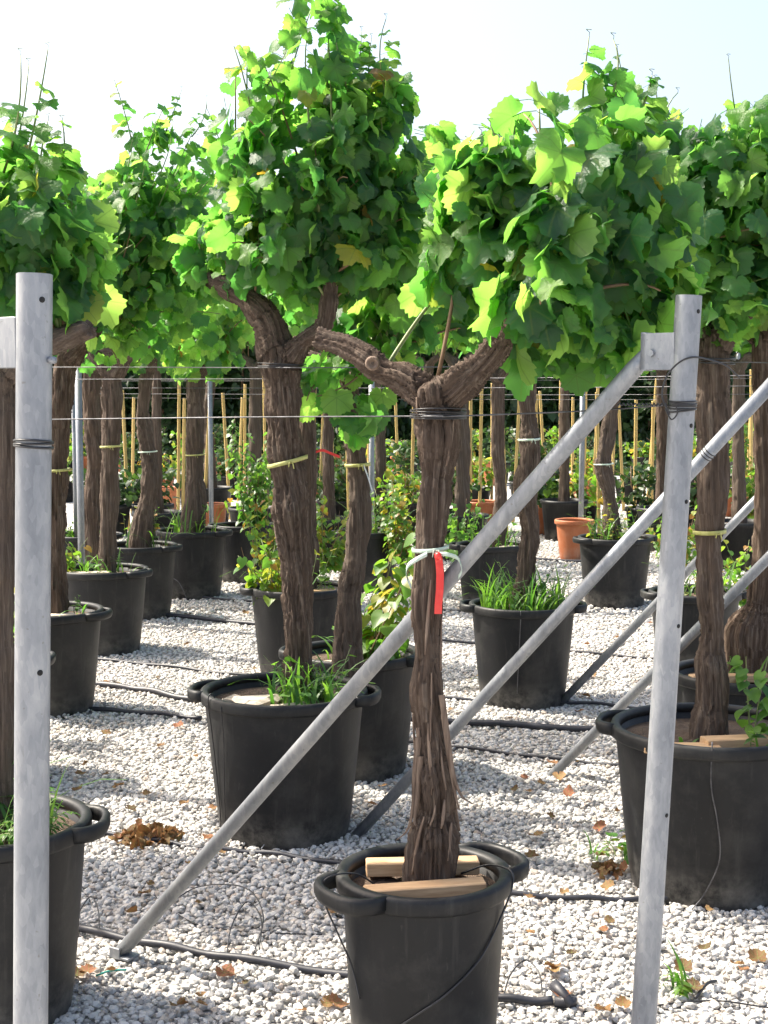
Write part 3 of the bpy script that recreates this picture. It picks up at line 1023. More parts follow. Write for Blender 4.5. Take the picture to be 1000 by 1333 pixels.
vine('O', 'O', YT('O'),
     [(-30, 845, 20), (-30, 760, 16), (-28, 650, 16), (-26, 560, 16), (-24, 490, 17)], None,
     [(10, 330, 90, 100, 200, 0), (-80, 300, 100, 110, 200, 0), (-30, 420, 90, 50, 90, 0), (60, 260, 50, 60, 60, 0)],
     'vine rising from the tub with a timber block left of the upright post', (.075, .105), 100, .010, .014, tips=2)
vine('edge', None, 5.45,
     [(-285, 1000, 26), (-285, 850, 20), (-280, 700, 19), (-280, 560, 20), (-278, 490, 20)], None,
     [(-190, 310, 150, 130, 300, 0), (-330, 300, 140, 130, 260, 0), (-260, 400, 150, 60, 120, 0)],
     'vine whose leaves reach in beside the crown left of the upright post', (.075, .11), 0, .012, .014, tips=2)
tub(-285, 950, .56, .285, 'black tub of the vine reaching in left of the upright post', math.radians(0))
vine('B', 'B', YT('B'), [(138, 735, 14), (142, 680, 13), (144, 600, 13), (146, 520, 14), (147, 480, 14)],
     [[(146, 490, 13), (170, 460, 10), (200, 440, 8)], [(146, 490, 13), (120, 460, 10), (90, 445, 8)]],
     [(200, 380, 75, 75, 140, 0), (120, 360, 70, 70, 90, 0), (255, 300, 55, 70, 80, 0)], 'straight trunked vine in the tub with pale timber and weeds', (.05, .095), 200, .012, .013, tips=2)
vine('B2', None, 10.4, [(116, 720, 11), (120, 640, 12), (124, 600, 11), (119, 540, 12), (120, 480, 13)], None,
     [(60, 330, 70, 80, 110, 0)], 'dark crooked vine just behind the straight trunked one', (.07, .10), 0, .013, .013)
vine('C', 'C', YT('C'), [(180, 704, 18), (190, 660, 13), (196, 620, 12), (190, 570, 11), (186, 530, 9), (192, 480, 9)], None,
     [(230, 350, 80, 80, 130, 0), (200, 450, 60, 45, 70, 0)], 'thin crooked vine rising from the tub of yellowing leaves', (.07, .10), 100, .012, .013)
vine('D', 'D', YT('D'), [(250, 684, 20), (254, 655, 14), (254, 600, 12), (255, 540, 12), (255, 485, 13)], None,
     [(270, 390, 80, 75, 140, 0), (265, 460, 50, 40, 60, 0), (290, 300, 60, 60, 60, 0)], 'vine with a flared foot in the tub with arching grass', (.075, .10), 120, .012, .013)
vine('F', 'F', YT('F'), [(400, 758, 15), (401, 700, 13), (400, 620, 13), (399, 540, 13), (398, 470, 13)],
     [[(398, 480, 12), (415, 430, 10), (425, 400, 9), (428, 350, 8)], [(398, 480, 12), (380, 440, 9)]],
     [(420, 320, 80, 70, 110, 0), (520, 420, 60, 60, 60, 0)], 'slender vine close behind the thick trunk with a pale yellow tie', (.07, .10), 0, .012, .013)
vine('H', 'H', YT('H'), [(680, 778, 20), (686, 735, 15), (690, 690, 14), (684, 640, 15), (690, 590, 14), (688, 545, 12), (683, 475, 14)], None,
     [(680, 390, 80, 70, 120, 0), (760, 380, 70, 80, 100, 0), (700, 280, 80, 80, 80, 0)], 'twisted vine rising from the grass filled tub', (.07, .10), 100, .010, .015)
vine('I', 'I', YT('I'), [(797, 694, 15), (794, 650, 10), (786, 605, 12), (793, 560, 10), (800, 500, 10)], None,
     [(800, 400, 80, 60, 110, 0), (860, 330, 70, 80, 100, 0)], 'wavy trunked vine in the tub of bushy yellow green weeds', (.07, .10), 0, .012, .014)
vine('K', 'K', YT('K'), [(972, 865, 30), (975, 830, 34), (986, 790, 20), (992, 740, 15), (994, 640, 13), (993, 520, 14), (992, 440, 14)], None,
     [(960, 360, 80, 80, 110, 0), (1040, 330, 90, 100, 110, 0)], 'vine with a swollen gnarled foot and slim straight trunk', (.07, .10), 150, .010, .014)
vine('X1', 'X1', YT('X1'), [(650, 702, 12), (652, 650, 9), (648, 580, 9), (649, 490, 10)], None,
     [(650, 400, 70, 60, 100, 0), (590, 390, 60, 60, 70, 0)], 'thin straight vine between the twisted vine and the trunk with red tape', (.07, .10), 0, .013, .012, lo=True)
FAR = [(330, 15.0, 625, 9), (205, 14.5, 628, 7), (430, 13.8, 640, 8), (495, 17.0, 640, 7), (602, 14.2, 660, 10), (735, 16.0, 620, 7), (862, 15.0, 640, 8), (965, 13.5, 650, 9), (40, 12.0, 650, 10), (275, 18.0, 610, 7), (560, 18.5, 615, 7), (1010, 17.0, 620, 7), (130, 17.5, 615, 7), (-40, 15, 640, 8), (1060, 12, 660, 10), (690, 19.0, 610, 6)]
for i, (x, y, yb, w) in enumerate(FAR):
    vine('far%d' % i, None, y, [(x, yb, w * 1.3), (x + random.uniform(-4, 4), (yb + 480) / 2, w), (x + random.uniform(-5, 5), 478, w)], None,
         [(x - 20, 385, 66, 66, 90, 0), (x + 40, 410, 60, 60, 80, .3), (x, 330, 62, 60, 80, 0)],
         'distant vine trunk under the far leaf canopy', (.085, .12), 0, .02, .012, lo=True, group='distant vines in the back rows')
    if True:
        p = at_y(x, yb, y)
        e = empty('plant_tub', (p.x, p.y, 0), 'distant black tub holding a back row vine', 'tub', 'distant black tubs')
        m = MB(); m.lathe([(0, .01), (.2, .01), (.21, 0), (.255, .42), (.27, .425), (.27, .465), (.25, .465), (.245, .42)], 24); m.build('body', M_POT, e)
        soil_mesh(.246, .42).build('soil', M_SOIL, e)

# loose bark hanging from the old trunk
O, path, rad = TRUNKS['front']
pp = smooth_path(path, 10); rr_ = lerp_list(rad, len(pp))
for q in range(20):
    i0 = random.randrange(6, len(pp) - 14) if q > 9 else random.randrange(4, 34)
    ln = random.randint(5, 13)
    a = random.uniform(math.pi * .95, math.pi * 2.05) if q % 3 else random.uniform(0, 6.28)
    w = random.uniform(.002, .0045)
    flare = random.choice((0, 0, 0, .004, .009))
    V = []
    for j in range(ln + 1):
        i = min(i0 + j, len(pp) - 1)
        t = j / ln
        ro = rr_[i] * 1.02 + flare * (1 - t) ** 2
        aa = a + .22 * t + .02 * math.sin(t * 5 + q)
        c = pp[i]
        d0 = Vector((math.cos(aa), math.sin(aa), 0)); tt = Vector((-math.sin(aa), math.cos(aa), 0))
        ww = w * (math.sin(math.pi * (t * .86 + .07)) + .15)
        for sd in (-1, 1):
            for th in (-.004, .0012): V.append(c + d0 * (ro + th) + tt * ww * sd)
    Fc = []
    for j in range(ln):
        b0, b1 = j * 4, j * 4 + 4
        for u, v in ((0, 1), (1, 3), (3, 2), (2, 0)): Fc.append((b0 + u, b0 + v, b1 + v, b1 + u))
    Fc += [(0, 2, 3, 1), (ln * 4, ln * 4 + 1, ln * 4 + 3, ln * 4 + 2)]
    m = MB(); m.add(V, Fc); m.build('bark_strip', M_STRIP, V_FRONT)
# the long curled strips at the foot
k = px_size(fy)
for strip in ([(575, 905), (583, 960), (590, 1005), (600, 1035), (615, 1047)], [(578, 930), (585, 985), (592, 1030), (598, 1055)], [(545, 960), (540, 1010), (538, 1050), (531, 1080), (517, 1094)], [(548, 985), (544, 1030), (540, 1068), (542, 1075)]):
    pts = smooth_path([at_y(x, y, fy - .035) - O for x, y in strip], 6)
    V, n = [], len(pts)
    for j, p in enumerate(pts):
        w = .007 * (1 - j / n) + .0015
        V += [p + Vector((-w, 0, 0)), p + Vector((w, .004, 0)), p + Vector((w, .008, 0)), p + Vector((-w, .004, 0))]
    Fc = []
    for j in range(n - 1):
        for u in range(4): Fc.append((j * 4 + u, j * 4 + (u + 1) % 4, j * 4 + 4 + (u + 1) % 4, j * 4 + 4 + u))
    m = MB(); m.add(V, Fc); m.build('bark_strip', M_STRIP, V_FRONT)
# pruning scar on the knotted arm
c = at_y(485, 473, fy + .02) - O
cdir = (Vector((0, 0, CAM_H)) - (c + O)).normalized()
m = MB()
cc = c + cdir * .034
q = cdir.to_track_quat('Z', 'Y').to_matrix().to_4x4()
prof = [(.004, -.006), (.008, -.004), (.011, .003), (.014, .005), (.017, .002), (.019, -.012)]
m.lathe(prof, 14)
m.v = [tuple(Matrix.Translation(cc) @ q @ Vector(v)) for v in m.v]
m.build('pruning_scar', M_STRIP, V_FRONT)

# ------------------------------------------------------------------ ties on trunks
def trunk_at(key, z):
    O, path, rad = TRUNKS[key]
    zz = [p.z + O.z for p in path]
    x = float(np.interp(z, zz, [p.x for p in path])) + O.x
    y = float(np.interp(z, zz, [p.y for p in path])) + O.y
    return Vector((x, y, z)), float(np.interp(z, zz, rad))

def band(key, py, mat, label, w=.008, over=1.2, name='plant_tie', cat='tie', group='ties round the vine trunks', tilt=.06):
    O = TRUNKS[key][0]
    z = at_y(500, py, O.y).z
    c, r = trunk_at(key, z)
    ro = r * (over - .08) + .002
    V, Fc, n = [], [], 28
    for j in range(n):
        t = 2 * math.pi * j / n
        rj = ro * (1 + .05 * math.sin(3 * t))
        d0 = Vector((math.cos(t), math.sin(t), 0)); dz = tilt * ro * math.cos(t)
        for (o_, h) in ((0, -w / 2), (.002, -w / 2), (.002, w / 2), (0, w / 2)):
            V.append(d0 * (rj + o_) + Vector((0, 0, h + dz)))
    for j in range(n):
        j2 = (j + 1) % n
        for u in range(4): Fc.append((j * 4 + u, j * 4 + (u + 1) % 4, j2 * 4 + (u + 1) % 4, j2 * 4 + u))
    m = MB(); m.add(V, Fc)
    # knot with two short ends
    p = Vector((.25 * ro, -ro * 1.0, .0))
    m.tube([p, p + Vector((.007, -.010, .002)), p + Vector((.012, -.010, -.022))], w * .18, 4)
    m.tube([p, p + Vector((-.005, -.010, .002)), p + Vector((-.008, -.010, -.016))], w * .18, 4)
    o = m.build(name, mat, None, loc=c)
    tag(o, label, cat, group)
band('mid', 601, M_TIE, 'pale yellow tie round the thick trunk in the wide grassy tub', .016, tilt=.25)
band('right', 692, M_TIE, 'yellow green tie round the trunk behind the leaning post', .014)
band('A', 612, M_TIE, 'yellow tie round the trunk beside the upright steel post', .014)
band('B', 581, M_TIE, 'yellow tie round the straight trunk behind the thin steel stake', .014)
band('H', 572, M_GTAPE, 'pale green tie round the twisted trunk', .012)
band('hang', 605, M_TIE, 'yellow tie with a loose tail round the leaning trunk', .014)
band('C', 588, M_GTAPE, 'pale tie round the thin crooked trunk', .010)
band('I', 604, M_GTAPE, 'pale tie round the wavy trunk', .010)
band('D', 592, M_TIE, 'tie round the flared trunk beyond the crooked one', .012)

# red tape and its pale green loop on the front trunk
zt = at_y(560, 718, fy).z
c, r = trunk_at('front', zt)
e = empty('marker_ribbon', c + Vector((.018, -r - .02, 0)), 'red tape hanging on the front of the forked trunk', 'ribbon')
m = MB()
ys = [0, .02, .05, .09, .128, .152]
V, Fc = [], []
for j, d in enumerate(ys):
    cx = .004 * math.sin(d * 30) + d * .03
    V += [(cx - .0095, .003 * math.sin(d * 40), -d), (cx + .0095, .003 * math.sin(d * 40 + 1), -d), (cx + .0095, .0012 + .003 * math.sin(d * 40 + 1), -d), (cx - .0095, .0012 + .003 * math.sin(d * 40), -d)]
for j in range(len(ys) - 1):
    for u in range(4): Fc.append((j * 4 + u, j * 4 + (u + 1) % 4, j * 4 + 4 + (u + 1) % 4, j * 4 + 4 + u))
Fc += [(0, 1, 2, 3), (20, 23, 22, 21)]
m.add(V, Fc); m.build('tail', M_RED, e, smooth=False)
m = MB(); m.box((.017, .016, .02), Matrix.Translation((0, -.004, -.004)), bev=.005); m.build('knot', M_RED, e)
band('front', 714, M_GTAPE, 'pale green tape band knotted round the forked trunk behind the red tape', .010, 1.22, 'plant_tape', 'tape', tilt=.1)
e = empty('tape_bow', c + Vector((0, -r - .012, 0)), 'pale green tape bow with loops either side of the forked trunk', 'tape')
def ribbon(pts, w, parent, mat, name):
    pts = smooth_path(pts, 6); V, Fc = [], []
    for j, p in enumerate(pts):
        V += [p + Vector((0, -w * .35, -w)), p + Vector((0, w * .35, w)), p + Vector((.001, w * .35 + .001, w)), p + Vector((.001, -w * .35 + .001, -w))]
    for j in range(len(pts) - 1):
        for u in range(4): Fc.append((j * 4 + u, j * 4 + (u + 1) % 4, j * 4 + 4 + (u + 1) % 4, j * 4 + 4 + u))
    m = MB(); m.add(V, Fc); m.build(name, mat, parent)
ribbon([(-.01, 0, 0), (-.035, -.01, -.012), (-.058, 0, -.03), (-.062, .005, -.055), (-.05, .008, -.085)], .006, e, M_GTAPE, 'loop')
ribbon([(.01, 0, 0), (.04, -.01, 0), (.068, 0, -.012), (.078, .004, -.04), (.07, .008, -.06)], .005, e, M_GTAPE, 'loop')

O_, _, _ = TRUNKS['hang']
cz = at_y(480, 606, O_.y).z
ch, rh = trunk_at('hang', cz)
e = empty('tape_tail', ch + Vector((rh * .6, -rh - .012, 0)), 'white tape tail hanging from the tie of the leaning vine', 'tape')
M_WHITE = mat_simple('white_tape', (.7, .72, .74), (.8, .8, .8), 20, .3, 0, 0)
ribbon([(0, 0, 0), (.012, -.004, -.03), (.022, -.002, -.06), (.034, 0, -.10)], .007, e, M_WHITE, 'tail')
cf, rf = trunk_at('F', at_y(420, 590, TRUNKS['F'][0].y).z)
e = empty('tape_tail', cf + Vector((rf, -rf * .6, 0)), 'short red tape tail beside the slender vine', 'tape')
ribbon([(0, 0, .01), (.04, -.01, .02), (.09, -.01, .0), (.14, 0, -.02)], .008, e, M_RED, 'tail')

# ------------------------------------------------------------------ wires
def wire(pts, r, label, mat=None, coils=(), name='trellis_wire', cat='wire', group='trellis wires'):
    o = Vector(pts[0]); o = Vector((o.x, o.y, o.z))
    e = empty(name, o, label, cat, group)
    m = MB(); P = [Vector(p) - o for p in pts]
    m.tube(smooth_path(P, 4), r, 6); m.build('strand', mat or M_WIRE, e)
    for (c, rad, n, h) in coils:
        m = MB()
        for k in range(n):
            ring = []
            tl = random.uniform(-.15, .15); ph = random.uniform(0, 6)
            for j in range(25):
                t = 2 * math.pi * j / 24
                ring.append(Vector(c) - o + Vector((math.cos(t) * rad, math.sin(t) * rad, h * k / max(n - 1, 1) + tl * .05 * math.cos(t + ph))))
            m.tube(ring, .0019, 5, caps=False)
        m.build('winding', M_BWIRE, e)
    return e
ct, rt = trunk_at('front', at_y(570, 541, fy).z)
pr = along_r(1.712)
corner_p = at_y(70, 546, 4.62)
wire([pr + Vector((-.03, -.0, 0)), at_y(760, 535, fy - .14), ct + Vector((.03, -rt * 1.2 - .004, 0)), ct + Vector((-.03, -rt * 1.2 - .004, 0)), at_y(330, 543, fy + .5), corner_p, at_y(-20, 548, 4.9)],
     .0019, 'tensioned wire from the leaning post round the forked trunk to the upright post side', coils=[(ct + Vector((0, 0, -.006)), rt * 1.24 + .003, 6, .02)])
# twisted end of that wire near the post
def spiral(a, b_, r, turns, lab, wr=.0019):
    a, b_ = Vector(a), Vector(b_); d = b_ - a
    t = d.normalized(); n1 = t.orthogonal().normalized(); n2 = t.cross(n1)
    pts = [a + d * (i / (turns * 8)) + (n1 * math.cos(i * math.pi / 4) + n2 * math.sin(i * math.pi / 4)) * r - a for i in range(turns * 8 + 1)]
    m = MB(); m.tube(pts, wr, 5)
    o = m.build('wire_splice', M_BWIRE, None, loc=a)
    tag(o, lab, 'wire')
spiral(pr + Vector((-.035, 0, .001)), pr + Vector((-.145, .028, .001)), .0026, 13, 'twisted black wire splice beside the leaning post')
m = MB()
q0 = along_r(1.712); vp = lambda x, y, dy=-.035: at_y(x, y, 3.30 + dy) - q0
m.tube(smooth_path([vp(872, 540), vp(862, 515), vp(868, 490), vp(884, 472), vp(902, 465), vp(922, 468, -.01), vp(945, 476, .02), vp(963, 492, .05)], 6), .0022, 6)
m.tube(smooth_path([vp(866, 532), vp(874, 546), vp(882, 538), vp(880, 528)], 5), .0018, 5)
o = m.build('loose_wire', M_BWIRE, None, loc=q0); tag(o, 'loose black wire end arching over the leaning post', 'wire')
# second row: upper wire past the thick trunk
c2, r2 = trunk_at('mid', at_y(368, 479, vine2y).z)
cR, rR = trunk_at('right', at_y(928, 472, YT('right')).z)
wire([at_y(1040, 474, YT('right') - .3), cR + Vector((0, -rR * 1.25, 0)), at_y(640, 477, 5.3), c2 + Vector((0, -r2 * 1.25, 0)), at_y(200, 478, 6.3), at_y(75, 478, 6.7), at_y(-30, 478, 7.0)], .0020, 'upper wire crossing the thick trunk of the wide grassy tub',
     coils=[(c2, r2 * 1.22 + .003, 4, .016), (cR, rR * 1.22 + .003, 4, .016)])
for (ya, yb, y0, y1, lab) in ((488, 494, 6.4, 9.2, 'wire strung between the vines of the third row'), (502, 505, 8.0, 11.5, 'wire strung between the vines of the fourth row'),
                              (513, 512, 10.5, 14.5, 'wire strung between the vines of the fifth row'), (492, 496, 12, 16.5, 'high wire strung between the back row vines'), (520, 517, 14, 19, 'low wire strung between the back row vines')):
    wire([at_y(1040, ya, y0), at_y(600, (ya + yb) / 2 + 1.5, (y0 + y1) / 2), at_y(-40, yb, y1)], .0022, lab)
# lashing on the brace behind the leaning post
a0 = at_y(905, 622, YT('right') - .10)
m = MB()
bd = (at_z(462, 1090, 0) - (POST3 + Vector((0, 0, 1.83)))).normalized(); n1 = bd.orthogonal().normalized(); n2 = bd.cross(n1)
def brace_pt(x):
    A_ = POST3 + Vector((0, 0, 1.83)) + Vector((-.068, .05, 0)); B_ = at_z(462, 1090, 0)
    best = min((A_.lerp(B_, t / 400) for t in range(401)), key=lambda p: abs((p.x / p.y) - (x - 500) / F_PX * (1.0)))
    return best
bp = brace_pt(925)
for k in range(3):
    ring = [bd * (k * .011) + (n1 * math.cos(t) + n2 * math.sin(t)) * .0228 for t in [2 * math.pi * j / 20 for j in range(21)]]
    m.tube(ring, .0017, 5, caps=False)
o = m.build('brace_lashing', M_BWIRE, None, loc=bp); tag(o, 'black wire lashing wound on the brace behind the leaning post', 'wire')

# thin galvanised stakes in the rows
for (x, yt, yb, y, r, lab) in ((106, 470, 705, 9.6, .024, 'thin galvanised stake beside the dark crooked vine'), (99, 480, 660, 12.2, .022, 'thin galvanised stake far behind the upright post'),
                               (275, 480, 640, 14.6, .024, 'galvanised stake behind the vine with a flared foot'), (484, 490, 668, 12.8, .026, 'galvanised stake beside the leaning vine'),
                               (757, 480, 640, 14.8, .028, 'galvanised stake behind the long brace'), (382, 520, 640, 15.5, .018, 'thin stake seen between the paired trunks'), (957, 470, 640, 14.5, .022, 'thin stake beyond the terracotta pot between braces')):
    p = at_y(x, yb, y); top = at_y(x, yt, y)
    m = MB(); m.tube([(0, 0, -.1), (0, 0, top.z + .1)], r, 14)
    o = m.build('steel_stake', M_GALV, None, loc=(p.x, p.y, 0)); tag(o, lab, 'stake', 'thin steel stakes')

# ------------------------------------------------------------------ irrigation pipes and drip tubes
def pipe(pxs, r, label, name='irrigation_pipe', zoff=0.0, mat=None, lift=None, group='black irrigation pipes'):
    pts = []
    for i, q in enumerate(pxs):
        p = at_z(q[0], q[1], r + .012)
        pts.append(p)
    o0 = pts[0].copy(); o0.z = 0
    path = smooth_path([p - o0 for p in pts], 8)
    path = [p + Vector((0, 0, .004 * math.sin(i * .8))) for i, p in enumerate(path)]
    m = MB(); m.tube(path, r, 10)
    o = m.build(name, mat or M_PIPE, None, loc=o0); tag(o, label, 'pipe', group)
    return o
pipe([(-60, 1172), (90, 1206), (200, 1228), (300, 1246), (460, 1270), (560, 1286), (655, 1300), (720, 1303)], .0125, 'thick black pipe running past the foot of the long brace to a stub end')
pipe([(-40, 1055), (100, 1079), (190, 1092), (270, 1104), (345, 1110), (430, 1122), (560, 1145), (655, 1162), (760, 1169), (850, 1170), (1060, 1166)], .0095, 'black pipe on the gravel passing behind the tub with timber blocks')
pipe([(-40, 868), (125, 890), (190, 898), (258, 911), (420, 925), (525, 935), (640, 942), (800, 951), (1040, 965)], .0175, 'thick black pipe passing behind the wide grassy tub')
pipe([(60, 915), (125, 923), (200, 928), (262, 935)], .0125, 'short black pipe ending at the wide grassy tub handle')
pipe([(500, 958), (530, 965), (600, 973), (700, 985), (800, 996), (850, 999)], .009, 'thin black pipe in front of the thick pipe beneath the braces')
pipe([(60, 845), (130, 858), (210, 866), (300, 877), (380, 884)], .0095, 'thin black pipe running to the wide grassy tub')
pipe([(150, 795), (220, 801), (335, 812), (450, 826)], .016, 'black pipe between the tubs by the trunk foot')
pipe([(180, 768), (225, 774), (335, 783)], .009, 'thin black pipe lying beyond the tub of yellowing leaves')
pipe([(540, 905), (575, 908), (660, 914), (760, 915), (860, 925)], .0095, 'thin black pipe under the grassy tub and brace')
pipe([(560, 833), (640, 838), (745, 848), (860, 858)], .0085, 'thin black pipe beyond the grassy tub')
pipe([(540, 790), (600, 795), (640, 798)], .009, 'thin black pipe in the aisle behind the trunk with red tape')
pipe([(820, 733), (700, 728), (560, 722)], .016, 'thick black pipe in the far aisle')
# angled stub at the end of the front pipe
p = at_z(722, 1304, .022)
m = MB()
m.tube([(0, 0, 0), (.045, -.004, .0), (.06, -.01, .0)], .016, 12)
m.tube([(.046, -.03, .004), (.018, .035, .018), (.006, .058, .022)], [.012, .017, .0185], 12)
o = m.build('pipe_elbow', M_PIPE, None, loc=p); tag(o, 'black elbow fitting closing the thick pipe end', 'pipe fitting')

def thin(pts, r, label, mat=None, name='drip_tube', group='thin black drip tubes'):
    o0 = Vector(pts[0])
    m = MB(); m.tube(smooth_path([Vector(p) - o0 for p in pts], 7), r, 6)
    o = m.build(name, mat or M_BWIRE, None, loc=o0); tag(o, label, 'tube', group)
fl = T['front'][0]
def on_tub(key, R, h, ang, z, off=.004, taper=.80):
    Rb = R * taper
    rz = Rb + (R - Rb) * (max(z, 0) / h) ** .85 + off
    return T[key][0] + Vector((math.cos(ang) * rz, math.sin(ang) * rz, z))
fr = lambda deg, z, off=.004: on_tub('front', .215, .50, math.radians(deg), z, off, .86)
thin([fl + Vector((.10, .05, .47)), fl + Vector((.17, .03, .50)), fr(-8, .505, .01), fr(-14, .47, .018), fr(-28, .40, .005), fr(-50, .32, .004), fr(-75, .25, .004), fr(-95, .20, .004), fr(-120, .13, .004), fr(-140, .07)], .0028, 'thin drip tube slung across the front of the tub with timber blocks')
thin([fl + Vector((-.12, -.02, .46)), fl + Vector((-.18, -.05, .505)), fr(197, .50, .05), fr(196, .44, .055), fr(200, .36, .03), fr(206, .28, .006), fr(215, .2, .004)], .0024, 'thin drip tube hanging from the left ear handle')
thin([fl + Vector((-.14, -.06, .462)), fl + Vector((-.06, -.07, .478)), fl + Vector((.0, -.05, .480)), fl + Vector((.06, -.03, .478)), fl + Vector((.13, 0, .465))], .0026, 'black cord lying over the timber blocks in the tub')
g = lambda x, y, z=.014: at_z(x, y, 0) + Vector((0, 0, z))
thin([g(222, 1180), g(262, 1172, .05), g(320, 1190, .09), g(343, 1220, .07), g(330, 1248)], .0024, 'thin loop of drip tube on the gravel beside the brace foot')
thin([g(226, 1192), g(255, 1210, .02), g(300, 1216), g(350, 1220), g(420, 1222)], .0022, 'thin straight drip tube across the gravel behind the thick pipe')
thin([g(295, 1250), g(302, 1225, .05), g(322, 1205, .08), g(340, 1215, .05), g(338, 1242)], .0022, 'small upright loop of drip tube rising from the thick pipe')
thin([g(88, 1225), g(100, 1205, .03), g(118, 1190, .06), g(128, 1200, .04), g(130, 1222)], .0024, 'small loop of drip tube beside the tub with ferny weeds')
thin([g(655, 1305), g(665, 1285, .04), g(685, 1275, .06), g(702, 1285, .04), g(706, 1302)], .0024, 'small loop of drip tube over the thick pipe end')
thin([g(855, 1315), g(900, 1310), g(940, 1312, .02), g(1000, 1318)], .0026, 'drip tube lying on the gravel right of the leaning post')
thin([g(905, 1308, .02), g(920, 1296, .035), g(932, 1290, .03)], .005, 'short black emitter stub on the gravel', name='drip_emitter')
md = lambda deg, z, off=.004: on_tub('mid', .312, .58, math.radians(deg), z, off)
thin([md(215, .50, -.03), md(215, .59, .0), md(214, .57, .02), md(212, .45, .012), md(210, .3, .006), md(208, .15, .004), md(205, .02, .01)], .0022, 'drip tube hanging down the side of the wide grassy tub')
thin([md(228, .56, .018), md(226, .42, .01), md(220, .22, .006), md(214, .05)], .0018, 'second thin tube down the side of the wide grassy tub')
rd = lambda deg, z, off=.004: on_tub('right', .33, .58, math.radians(deg), z, off)
thin([rd(258, .60, .012), rd(258, .45, .012), rd(262, .33, .012), rd(264, .2, .02), rd(256, .08, .02), rd(248, .02, .04)], .0022, 'drip tube curving down the wide tub behind the leaning post', M_WIRE)
hd = lambda deg, z, off=.004: on_tub('H', .285, .56, math.radians(deg), z, off)
thin([hd(262, .56, .018), hd(262, .5, .012), hd(260, .3, .006), hd(258, .1, .006)], .0022, 'drip tube down the grassy tub beneath the brace', M_WIRE)
dd = lambda deg, z, off=.004: on_tub('D', .285, .56, math.radians(deg), z, off)
thin([dd(215, .03, .03), dd(235, .18, .05), dd(255, .16, .05), dd(268, .02, .05)], .003, 'grey hoop of tube leaning on the tub with arching grass', M_WIRE)
thin([at_z(340, 1112, .0) + Vector((0, 0, .02)), at_z(352, 1085, .06), at_z(325, 1080, .07), at_z(318, 1100, .02)], .0022, 'pale hoop of wire beside the wide grassy tub foot', M_GALV)
thin([g(125, 1276), g(145, 1272, .02), g(165, 1270, .018)], .0035, 'short green twine on the gravel at the brace foot', M_GTWINE, name='twine')

# ------------------------------------------------------------------ timber blocks, chips
def block(key, dx, dy, rot, size, label, mat=None, dz=0, tilt=0):
    loc, zs = T[key]
    m = MB(); m.box(size, bev=.0025)
    o = m.build('timber_block', mat or M_WOOD, None, smooth=False, loc=loc + Vector((dx, dy, zs + size[2] / 2 + .006 + dz)))
    o.rotation_euler = (0, tilt, rot); tag(o, label, 'timber', 'timber blocks wedged round the trunks')
block('front', .000, -.088, .12, (.31, .055, .034), 'pale timber block nearer side of the forked trunk foot', tilt=-.03, dz=.006)
block('front', -.002, .075, .06, (.30, .055, .036), 'pale timber block behind the forked trunk foot', dz=.012)
block('right', .06, -.13, .22, (.24, .07, .034), 'timber block leaning on the trunk foot in the wide tub', tilt=.02)
block('right', -.14, -.18, .02, (.26, .07, .02), 'flat timber strip at the rim of the wide tub')
block('K', -.05, -.1, .1, (.38, .06, .03), 'timber block under the swollen gnarled trunk foot', dz=.02)
block('A', .05, -.08, .3, (.22, .07, .03), 'timber block at the trunk beside the upright post', M_OLDWOOD)
block('B', -.06, -.14, .15, (.26, .08, .03), 'pale timber block in the tub of the straight trunk', M_OLDWOOD, dz=.01)
block('O', .08, -.1, .2, (.3, .06, .03), 'timber block in the tub at the gap left of the upright post')
block('F', .10, -.06, .1, (.24, .08, .02), 'timber scrap in the tub of the slender vine', dz=.012)
def chip(key, dx, dy, s, rot, label):
    import bmesh
    loc, zs = T[key]
    m = MB(); n = 9
    V, Fc = [], []
    for zz, sc in ((0, .9), (.5, 1), (1, .8)):
        for j in range(n):
            t = 2 * math.pi * j / n
            q = 1 + .18 * math.sin(2.3 * j + rot * 5)
            V.append((s[0] / 2 * math.cos(t) * sc * q, s[1] / 2 * math.sin(t) * sc * q, s[2] * zz + .01 * math.sin(j * 1.7)))
    for i in range(2):
        for j in range(n): Fc.append((i * n + j, i * n + (j + 1) % n, (i + 1) * n + (j + 1) % n, (i + 1) * n + j))
    Fc += [tuple(range(n - 1, -1, -1)), tuple(2 * n + j for j in range(n))]
    m.add(V, Fc)
    o = m.build('wood_chip', M_OLDWOOD, None, smooth=False, loc=loc + Vector((dx, dy, zs + .008))); o.rotation_euler = (0, -.06, rot)
    tag(o, label, 'wood chip', 'pale chips lying in tubs')
chip('mid', -.10, -.10, (.22, .10, .028), -.3, 'large pale chip lying on the soil of the wide grassy tub')
chip('mid', .03, -.20, (.16, .07, .02), -.1, 'narrow pale chip at the rim of the wide grassy tub')
chip('mid', -.20, -.06, (.09, .07, .018), .6, 'small brown chip in the wide grassy tub')
chip('X1', .08, -.12, (.16, .09, .03), .2, 'pale chip in the tub behind the grassy tub')
chip('G', -.10, -.15, (.18, .07, .02), -.2, 'pale chip among weeds behind the wide grassy tub')

